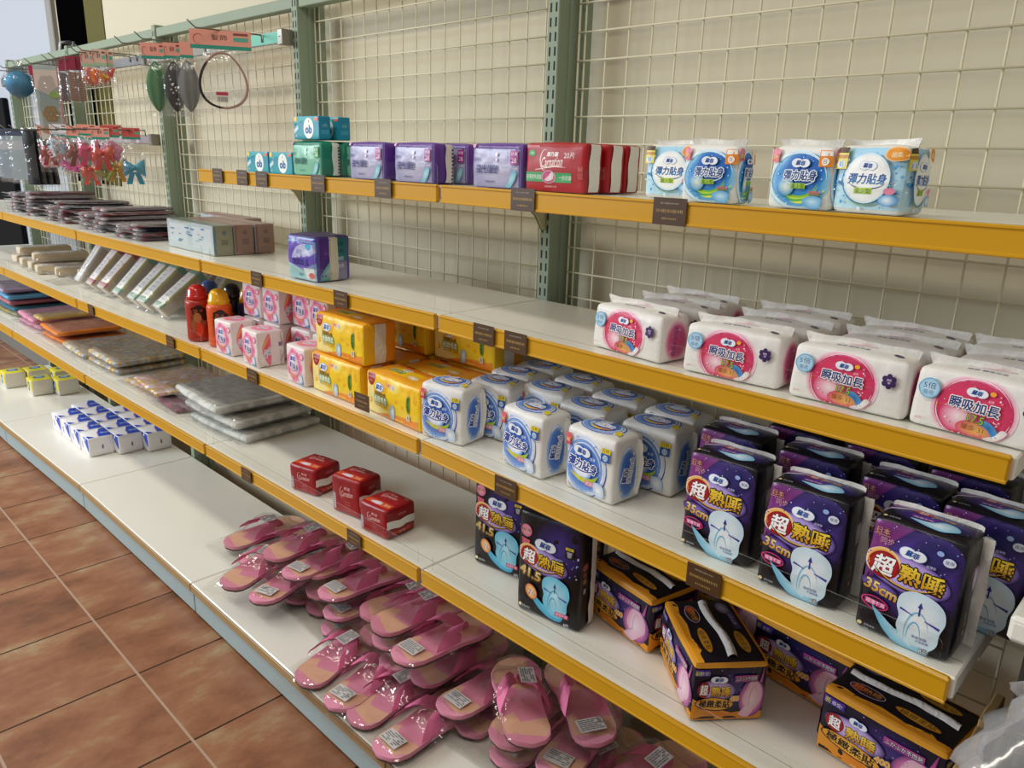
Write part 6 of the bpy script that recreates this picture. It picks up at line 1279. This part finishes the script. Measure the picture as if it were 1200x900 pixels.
def header(parent, w, h, z, c='#f0a593', stripe='#2f9a86', words='髮飾', fancy=True):
    A = Art(w, h); A.rect(0, 0, w, h, c, c, 2); A.rect(0, -h * 0.40, w, h * 0.20, stripe, n=2)
    if fancy:
        A.text(words, -w * 0.02, h * 0.12, h * 0.30, '#4a2a2a', w=w * 0.26); A.rect(w * 0.33, h * 0.05, w * 0.24, h * 0.22, '#5fae9c', n=1); A.rect(w * 0.33, h * 0.32, w * 0.24, h * 0.12, '#8a4a44', n=1); A.arc(-w * 0.36, 0, w * 0.08, h * 0.25, 0, 300, h * 0.05, '#b4605a')
    m = MB(); m.box(-w / 2, w / 2, -0.0005, 0.0008, z - h / 2, z + h / 2, 0, hx(c))
    for i, (V, F, Cc) in enumerate(A.L): m.add([(s, -0.0008 - 0.00008 * i, z + t) for s, t in V], F, 0, Cc)
    return m.build('header_card', M_cardteal, parent)
def hang_film(parent, w, z0, z1, depth, seed, name='clear_bag'):
    m = MB()
    for sg in (-1, 1):
        def f(u, v):
            e = math.sin(math.pi * u) ** 0.6 * math.sin(math.pi * min(1, 0.02 + 0.98 * v)) ** 0.6
            k = noise.noise(Vector((u * 5, v * 6, seed + sg))) * 0.003
            return (-w / 2 + w * u, sg * (depth / 2 * e + 0.0006) + k * e, z0 + (z1 - z0) * v)
        m.grid(10, 12, f)
    return m.build(name, M_hangfilm, parent)
FACE = 58
def hung(name, x, y, z, label, cat, group=None, turn=FACE):
    o = empty(name, (x, y, z), R(turn)); return tag(o, label, cat, group)

# big headband pack
t = hung('headband_pack', -1.010, -0.150, 1.562, 'wide headband loop in a clear bag under a large salmon header card', 'headband')
header(t, 0.150, 0.046, -0.026); hang_film(t, 0.134, -0.205, -0.048, 0.024, 3)
m = MB(); N = 40
ptsA = [(0.060 * math.sin(2 * math.pi * k / N) * (1 - 0.22 * math.cos(2 * math.pi * k / N)), -0.002, -0.124 - 0.070 * math.cos(2 * math.pi * k / N) * -1) for k in range(N)]
def hbcol(k): return hx('#2c1c20') if 0.50 < k / N < 0.86 else hx('#b08c82')
for w0, w1 in ((-1, 1),):
    V = []; Cc = []; F = []
    for k in range(N):
        x, y, z = ptsA[k]
        for j, yy in enumerate((-0.007, 0.007)):
            V.append((x, yy, z)); Cc.append(hbcol(k)); V.append((x * 0.91, yy, -0.124 + (z + 0.124) * 0.925)); Cc.append(hbcol(k))
    for k in range(N):
        if 18 <= k < 0: continue
        n2 = (k + 1) % N; a, b = 4 * k, 4 * n2
        for p, q in ((0, 2), (1, 0), (3, 1), (2, 3)): F.append((a + p, a + q, b + q, b + p))
    m.add(V, F, 0, Cc, True)
m.build('headband', M_dull, t)
A = Art(0.03, 0.026); A.rect(0, 0, 0.03, 0.026, '#e4e0d6', n=1); A.rect(0, 0.009, 0.03, 0.008, '#b8324a', n=1)
for i in range(7): A.rect(-0.011 + 0.0037 * i, -0.004, 0.0016, 0.012, '#5a5a50', n=1)
m = MB(); [m.add([(-0.004 + s, -0.013 - 0.0002 * i, -0.166 + tt) for s, tt in V], F, 0, Cc) for i, (V, F, Cc) in enumerate(A.L)]; m.build('price_sticker', M_paper, t)

# lens-shaped knit headbands
def knit(parent, xo, half, top, bot, c, c2, dots, seed):
    m = MB(); n = 18
    for sg in (-1, 1):
        def f(u, v):
            z = top + (bot - top) * u; w = half * math.sin(math.pi * min(1, max(0, u))) ** 0.75 + 0.003
            return (xo + w * (2 * v - 1), sg * (0.0005 + 0.010 * math.sin(math.pi * v) * math.sin(math.pi * u)), z)
        m.grid(n, 8, f, 0, lambda u, v: mix(hx(c), hx(c2), 0.5 + 0.5 * math.sin(v * 14 + seed)))
    if dots:
        rd = random.Random(seed)
        for i in range(16):
            u = rd.uniform(0.12, 0.88); v = rd.uniform(0.2, 0.8); z = top + (bot - top) * u; w = half * math.sin(math.pi * u) ** 0.75; x = xo + w * (2 * v - 1); r = 0.0028
            yy = -(0.0015 + 0.010 * math.sin(math.pi * v) * math.sin(math.pi * u))
            m.add([(x, yy, z)] + [(x + r * math.cos(k), yy, z + r * math.sin(k)) for k in (0, 1.05, 2.1, 3.14, 4.19, 5.24)], [(0, 1 + k, 1 + (k + 1) % 6) for k in range(6)], 0, hx('#d8d4cc'))
    return m.build('headband', M_dull, parent)
for x, y, l, c, c2, d, s, hc, fan in ((-1.435, -0.150, 'green striped knit headband in a clear bag under a salmon card', '#2f6a44', '#5f9a5c', False, 1, 0.072, True), (-1.378, -0.120, 'black headband with white dots in a clear bag beside the green one', '#1d1a18', '#2c2622', True, 2, 0.050, True), (-1.318, -0.105, 'grey mesh headband in a clear bag, right of the dotted one', '#6a6c68', '#8a8c86', False, 5, 0.036, False)):
    t = hung('headband_pack', x, y, 1.562, l, 'headband', 'headband packs'); header(t, hc, 0.044, -0.024, fancy=fan); hang_film(t, 0.066, -0.205, -0.044, 0.020, s); knit(t, 0, 0.027, -0.052, -0.192, c, c2, d, s)

# small hair clip bags
def clip_shape(parent, c, c2, seed, zc, s=1.0):
    rd = random.Random(seed); m = MB()
    kind = seed % 3
    if kind == 0:      # bow
        for sg in (-1, 1):
            m.grid(6, 6, lambda u, v: (sg * 0.020 * s * u, -0.006 * s * math.sin(math.pi * v) * math.sin(math.pi * min(1, u + 0.1)), zc + (v - 0.5) * (0.010 + 0.026 * u) * s), 0, lambda u, v: mix(hx(c), hx(c2), u))
            m.grid(3, 4, lambda u, v: (sg * (0.004 + 0.008 * u) * s + (v - 0.5) * 0.010 * s, -0.002, zc - 0.008 * s - 0.024 * s * u), 0, hx(c2))
        m.lathe([(0, -0.004 * s), (0.004 * s, -0.003 * s), (0.005 * s, 0), (0.004 * s, 0.003 * s), (0, 0.004 * s)], 10, 0, hx(c2), (0, -0.004 * s, zc))
    elif kind == 1:    # flower of petals
        for k in range(5):
            a = 2 * math.pi * k / 5 + 0.3; cx, cz = 0.011 * s * math.cos(a), zc + 0.011 * s * math.sin(a)
            m.grid(6, 6, lambda u, v: (cx + 0.010 * s * math.sin(math.pi * u) * math.cos(2 * math.pi * v), -0.005 * s * math.cos(math.pi * u * 0.9), cz + 0.010 * s * math.sin(math.pi * u) * math.sin(2 * math.pi * v)), 0, mix(hx(c), hx(c2), k / 5))
        m.lathe([(0, -0.005 * s), (0.005 * s, -0.003 * s), (0.005 * s, 0.003 * s), (0, 0.005 * s)], 10, 0, hx('#f0d060'), (0, -0.006 * s, zc))
    else:              # cluster of small claw clips
        for k in range(5):
            cx = rd.uniform(-0.014, 0.014) * s; cz = zc + rd.uniform(-0.016, 0.016) * s; a = rd.uniform(0, 3)
            M = Matrix.Translation((cx, -0.002, cz)) @ Matrix.Rotation(a, 4, 'Y')
            m.box(-0.012 * s, 0.012 * s, -0.004 * s, 0.004 * s, -0.004 * s, 0.004 * s, 0, mix(hx(c), hx(c2), rd.random()), 0.002 * s, M)
            for j in range(4): m.box((-0.010 + 0.006 * j) * s, (-0.008 + 0.006 * j) * s, -0.003 * s, 0.003 * s, -0.011 * s, -0.003 * s, 0, mix(hx(c), hx(c2), rd.random()), 0.0005, M)
    return m.build('hair_clip', M_clipink, parent)
M_clipink = print_mat('glossy_clip_plastic', 0.18, 0.6, 0)
LH = (-2.66, -1.86, -2.03, -2.20, -2.37, -2.54)
def snap(x, y, hooks):
    """hang it on the nearest hook, sliding along the hook so that neighbours stay in order"""
    h = min(hooks, key=lambda k: abs(k - x)); return h, y - (h - x) / 3.5
low = (  # x, y, drop of the clip, colour, second, card, label
    (-2.500, -0.165, 0.046, '#c0402c', '#8a1f1f', '#f0a593', 'clip bag with dark red clip under a salmon card, leftmost of the upper row'),
    (-2.400, -0.150, 0.046, '#d06a58', '#e8b4b0', '#f0a593', 'clip bag with brick red clip, second in the upper row'),
    (-2.290, -0.185, 0.050, '#9cc4e4', '#e6f2fa', '#f0f0f6', 'clip bag with pale blue clips under a white star card'),
    (-2.170, -0.165, 0.046, '#a8563c', '#7a3824', '#f0a593', 'clip bag with brown clip right of the pale blue one'),
    (-2.050, -0.165, 0.046, '#e84a7c', '#d03468', '#f0a593', 'clip bag with crimson bow in the upper row'),
    (-1.940, -0.160, 0.046, '#e84c30', '#c83420', '#f0a593', 'clip bag with scarlet clip in the upper row'),
    (-1.850, -0.155, 0.046, '#e88cb0', '#d06c9a', '#d8605a', 'clip bag with rose clip under a red card, rightmost of the upper row'),
    (-2.545, -0.205, 0.100, '#f4a4ba', '#fac8d6', '#f0a593', 'clip bag with pale pink flower, leftmost of the lower row'),
    (-2.375, -0.205, 0.100, '#b4e4a6', '#f0c0dc', '#f0a593', 'clip bag with mint and pink clips in the lower row'),
    (-2.265, -0.215, 0.104, '#f05ab0', '#fa94d0', '#f0a593', 'clip bag with magenta clips in the lower row'),
    (-2.120, -0.205, 0.108, '#f0704a', '#e04c34', '#f0a593', 'clip bag with orange red clip in the lower row'),
    (-2.010, -0.205, 0.104, '#a0a044', '#6e7e34', '#f0a593', 'clip bag with olive clip in the lower row'),
    (-1.900, -0.195, 0.106, '#f4c828', '#e8ac1c', '#f0a593', 'clip bag with yellow clip in the lower row'),
    (-1.775, -0.190, 0.096, '#5cbcd4', '#349cbc', '#d8605a', 'clip bag with turquoise clip, rightmost of the lower row'))
for i, (x, y, dz, c, c2, card, l) in enumerate(low):
    if i >= 7: x, y = -2.71 + (x + 2.545) * 1.17, y + 0.092
    x, y = snap(x, y, LH)
    t = hung('hair_clip_pack', x, y, 1.334, l, 'hair clip', 'hair clip bags on the lower hooks', FACE + (i * 31) % 17 - 8)
    t.location.z += 0.004 * ((i * 7) % 5 - 2)
    header(t, 0.058, 0.038, -0.020, card, '#2f9a86' if card != '#f0f0f6' else '#c8ccd8', '髮夾', True)
    zt = -0.038
    hang_film(t, 0.066, zt - dz - 0.048, zt, 0.030, i); clip_shape(t, c, c2, (0, 2, 2, 0, 0, 0, 1, 1, 2, 2, 0, 2, 0, 0)[i] + 3 * i, zt - dz, 1.75)
for i, (x, y, c, c2, l) in enumerate(((-2.010, -0.150, '#d8604a', '#e89a6a', 'first from the left'), (-1.950, -0.155, '#e8a02a', '#d8562a', 'second from the left'), (-1.890, -0.150, '#e8b01a', '#d83a2a', 'third from the left'), (-1.830, -0.145, '#d83a3a', '#e0562a', 'rightmost'))):
    x, y = snap(x, y, (-1.87, -1.93))
    t = hung('hair_clip_pack', x, y, 1.572, 'small bag of orange clips under a pale pink card, %s of four' % l, 'hair clip', 'small orange clip bags on the upper hooks')
    header(t, 0.042, 0.052, -0.026, '#d8b4a4', '#9cbc9c', '髮夾'); hang_film(t, 0.046, -0.118, -0.052, 0.022, 20 + i); clip_shape(t, c, c2, 2 + 3 * i, -0.085, 1.15)

# slim brush sleeves, bath puff, sticks, pouch, black strips, silver bags
for i, (x, y, c, l) in enumerate(((-2.215, -0.160, '#6a5a5c', 'left'), (-2.160, -0.155, '#a07a68', 'middle'), (-2.105, -0.150, '#b08a74', 'right'))):
    x, y = snap(x, y, (-2.16, -2.24))
    t = hung('comb_sleeve', x, y, 1.570, 'slim clear sleeve with maroon top and brown comb, %s of three' % l, 'comb', 'comb sleeves on the upper hooks', FACE + 8 * (i - 1)); t.rotation_euler.y = R(3 * (1 - i))
    m = MB(); m.box(-0.017, 0.017, -0.003, 0.003, -0.046, 0.0, 0, hx('#8a1f3c'), 0.001); m.build('header_card', M_cardteal, t); hang_film(t, 0.042, -0.158, -0.040, 0.014, 40 + i)
    m = MB(); m.box(-0.012, 0.012, -0.002, 0.002, -0.150, -0.052, 0, hx(c), 0.001)
    for k in range(14): m.box(-0.013, 0.013, -0.0024, 0.0024, -0.148 + 0.0068 * k, -0.1455 + 0.0068 * k, 0, tuple(v * 0.6 for v in hx(c)))
    m.build('comb', M_dull, t)
t = hung('bath_puff_pack', -2.835, -0.150, 1.575, 'round blue bath puff in a knotted clear bag', 'bath puff')
m = MB()
def puff(u, v):
    a, b = 2 * math.pi * u, math.pi * v; r = 0.052 + 0.005 * noise.noise(Vector((math.cos(a) * math.sin(b) * 9, math.sin(a) * math.sin(b) * 9, math.cos(b) * 9))) + 0.003 * math.sin(a * 23 + b * 17)
    return (r * math.cos(a) * math.sin(b), r * math.sin(a) * math.sin(b) * 0.85, -0.072 + r * 0.92 * math.cos(b))
m.grid(48, 30, puff, 0, hx('#2f86b0')); m.build('puff', M_dull, t)
m = MB(); m.grid(24, 14, lambda u, v: ((0.058 * math.sin(math.pi * min(1, 0.05 + v * 0.9)) + 0.004) * math.cos(2 * math.pi * u) * (1 + 0.06 * noise.noise(Vector((u * 12, v * 6, 1)))), (0.052 * math.sin(math.pi * min(1, 0.05 + v * 0.9)) + 0.004) * math.sin(2 * math.pi * u), -0.128 + 0.128 * v)); m.build('clear_bag', M_hangfilm, t)
m = MB(); m.grid(10, 6, lambda u, v: (0.016 * (0.3 + v) * math.cos(2 * math.pi * u) * (1 + 0.3 * math.sin(u * 25)), 0.012 * (0.3 + v) * math.sin(2 * math.pi * u), -0.004 + 0.026 * v)); m.build('knot', M_filmsoft, t)
t = hung('comb_sleeve', -2.640, -0.150, 1.566, 'single thin comb sleeve with crimson top beside the blue puff', 'comb', None, FACE); t.rotation_euler.y = R(-5)
m = MB(); m.box(-0.013, 0.013, -0.003, 0.003, -0.036, 0.0, 0, hx('#a01f44'), 0.001); m.build('header_card', M_cardteal, t); m = MB(); m.box(-0.007, 0.007, -0.003, 0.003, -0.160, -0.036, 0, hx('#9a5a54'), 0.002); m.build('comb', M_dull, t); hang_film(t, 0.026, -0.166, -0.030, 0.012, 51)
t = hung('printed_pouch', -2.465, -0.150, 1.555, 'long clear pouch printed with an ochre flower on grey blue', 'pouch')
w, h = 0.088, 0.270; A = Art(w, h); A.rect(0, 0, w, h, '#9aa8a4', '#c9c0b8', 6); A.rect(0, -0.02, w, h * 0.62, '#8aa09e', '#a8a8a0', 4); A.poly([(-0.044, 0.12), (0.044, 0.12), (0.044, 0.07), (0.0, 0.03), (-0.044, 0.05)], '#c4b6ac')
for k in range(6): A.ell(0.0 + 0.016 * math.cos(R(60 * k)), -0.040 + 0.018 * math.sin(R(60 * k)), 0.013, 0.014, [(0, '#a8853e'), (1, '#8a7038')], 14)
A.ell(0.020, 0.030, 0.018, 0.014, '#8aa848', 14); A.ell(-0.02, -0.1, 0.020, 0.012, '#a87a5a', 14); A.rect(0.040, 0, 0.006, h, '#b07a70', n=2)
m = MB(); m.box(-w / 2, w / 2, -0.003, 0.003, -h, 0, 0, hx('#a8a8a4'), 0.001)
for i, (V, F, Cc) in enumerate(A.L): m.add([(s, -0.0034 - 0.0002 * i, -h / 2 + q) for s, q in V], F, 0, Cc)
m.build('printed_front', M_paper, t); hang_film(t, w + 0.006, -h - 0.004, 0.0, 0.012, 60)
for i, (x, l) in enumerate(((-2.555, 'right end'), (-2.640, 'second from the right'), (-2.730, 'third from the right'), (-2.820, 'left end'))):
    x, y = snap(x, -0.150, (-2.78,))
    t = hung('hair_net_pack', x, y, 1.326, 'long black strip pack on the lower far hooks, %s of four' % l, 'hair accessory', 'black strip packs', FACE - 20)
    m = MB(); m.grid(3, 14, lambda u, v: (-0.024 + 0.048 * u, 0.003 * math.sin(v * 8 + i) - 0.006 * math.sin(math.pi * u), -0.004 - 0.222 * v), 0, hx('#131214')); m.grid(3, 14, lambda u, v: (-0.024 + 0.048 * u, 0.004 + 0.003 * math.sin(v * 8 + i), -0.004 - 0.222 * v), 0, hx('#131214')); m.build('black_strip', M_dull, t); hang_film(t, 0.054, -0.236, 0.004, 0.016, 70 + i)
for i, (x, c, l) in enumerate(((-2.950, '#b4c4c8', 'nearest the black strips'), (-3.040, '#c0b0aa', 'second from the black strips'), (-3.130, '#a4b4c2', 'third from the black strips'), (-3.230, '#b8c8d0', 'farthest from the black strips'))):
    x, y = snap(x, -0.155, (-2.95, -3.12, -3.30))
    t = hung('accessory_pack', x, y, 1.328, 'silvery clear bag with grey insert at the far left, %s' % l, 'hair accessory', 'silvery bags at the far left', FACE - 6)
    m = MB(); m.box(-0.042, 0.042, -0.001, 0.001, -0.215, -0.03, 0, hx(c)); m.box(-0.044, 0.044, -0.002, 0.001, -0.03, 0.0, 0, hx('#39486e')); m.box(-0.036, 0.036, -0.0016, -0.001, -0.09, -0.05, 0, hx('#c8ccd0')); m.build('insert_card', M_paper, t); hang_film(t, 0.096, -0.232, -0.004, 0.024, 80 + i)

# ============================================================ right-hand end: neighbouring shelf, planks, crumpled bag
m = MB(); m.box(0.930, 1.75, -0.335, 0.0, 0.8237, 0.852, ch=0.004); o = m.build('steel_shelf', M_board); tag(o, 'beige steel shelf of the next unit at the right edge', 'shelf')
m = MB(); m.box(0.934, 1.75, -0.3365, -0.3352, 0.829, 0.846, ch=0.0006); m.build('front_lip', M_board, o)
m = MB(); m.box(0.946, 0.951, -0.318, 0.03, 0.0, 0.8236); m.build('shade_panel', mat('dark_shade_panel', '#332f27', 0.7), o)  # added dark sheet, stands in for the shade in the gap between units
m = MB(); m.box(0.9520, 1.748, -0.33, 0.0, 0.45, 0.47, ch=0.003); o = m.build('steel_shelf', M_board); tag(o, 'beige steel shelf of the next unit low down under the clear bag', 'shelf')
M_plank = mat('pale_plank', '#a98c5c', 0.6, vary=0.16, vscale=5)
for i, y in enumerate((-0.318, -0.276, -0.234, -0.192, -0.150)):
    m = MB(); m.box(0.908, 0.920, y - 0.0195, y + 0.0195, 0.0, 0.640 + 0.006 * (i % 2), ch=0.002)
    tag(m.build('wooden_plank', M_plank), 'pale wooden plank standing at the shelf end, %s from the aisle' % ('first', 'second', 'third', 'fourth', 'fifth')[i], 'plank', 'planks at the shelf end')
m = MB(); rd = random.Random(4)
def cbag(u, v):
    a = 2 * math.pi * u; r = (0.085 + 0.025 * math.sin(3 * a + 1)) * (0.45 + 0.75 * math.sin(math.pi * (0.12 + 0.80 * v)))
    p = Vector((r * math.cos(a) * 0.7, r * math.sin(a), 0.312 * v))
    k = noise.noise(p * 20) * 0.030 + noise.noise(p * 45) * 0.014
    return (0.990 + p.x + k, -0.350 + p.y + k * 0.8, 0.492 + p.z + (0.03 * math.sin(2 * a) * v))
m.grid(56, 30, cbag)
tag(m.build('plastic_bag', film_mat('milky_bag_film', (0.96, 0.95, 0.94), 0.10, 0.15, haze=0.22, bump=0.9, bscale=18)), 'large crumpled milky plastic bag at the lower right corner', 'plastic bag')
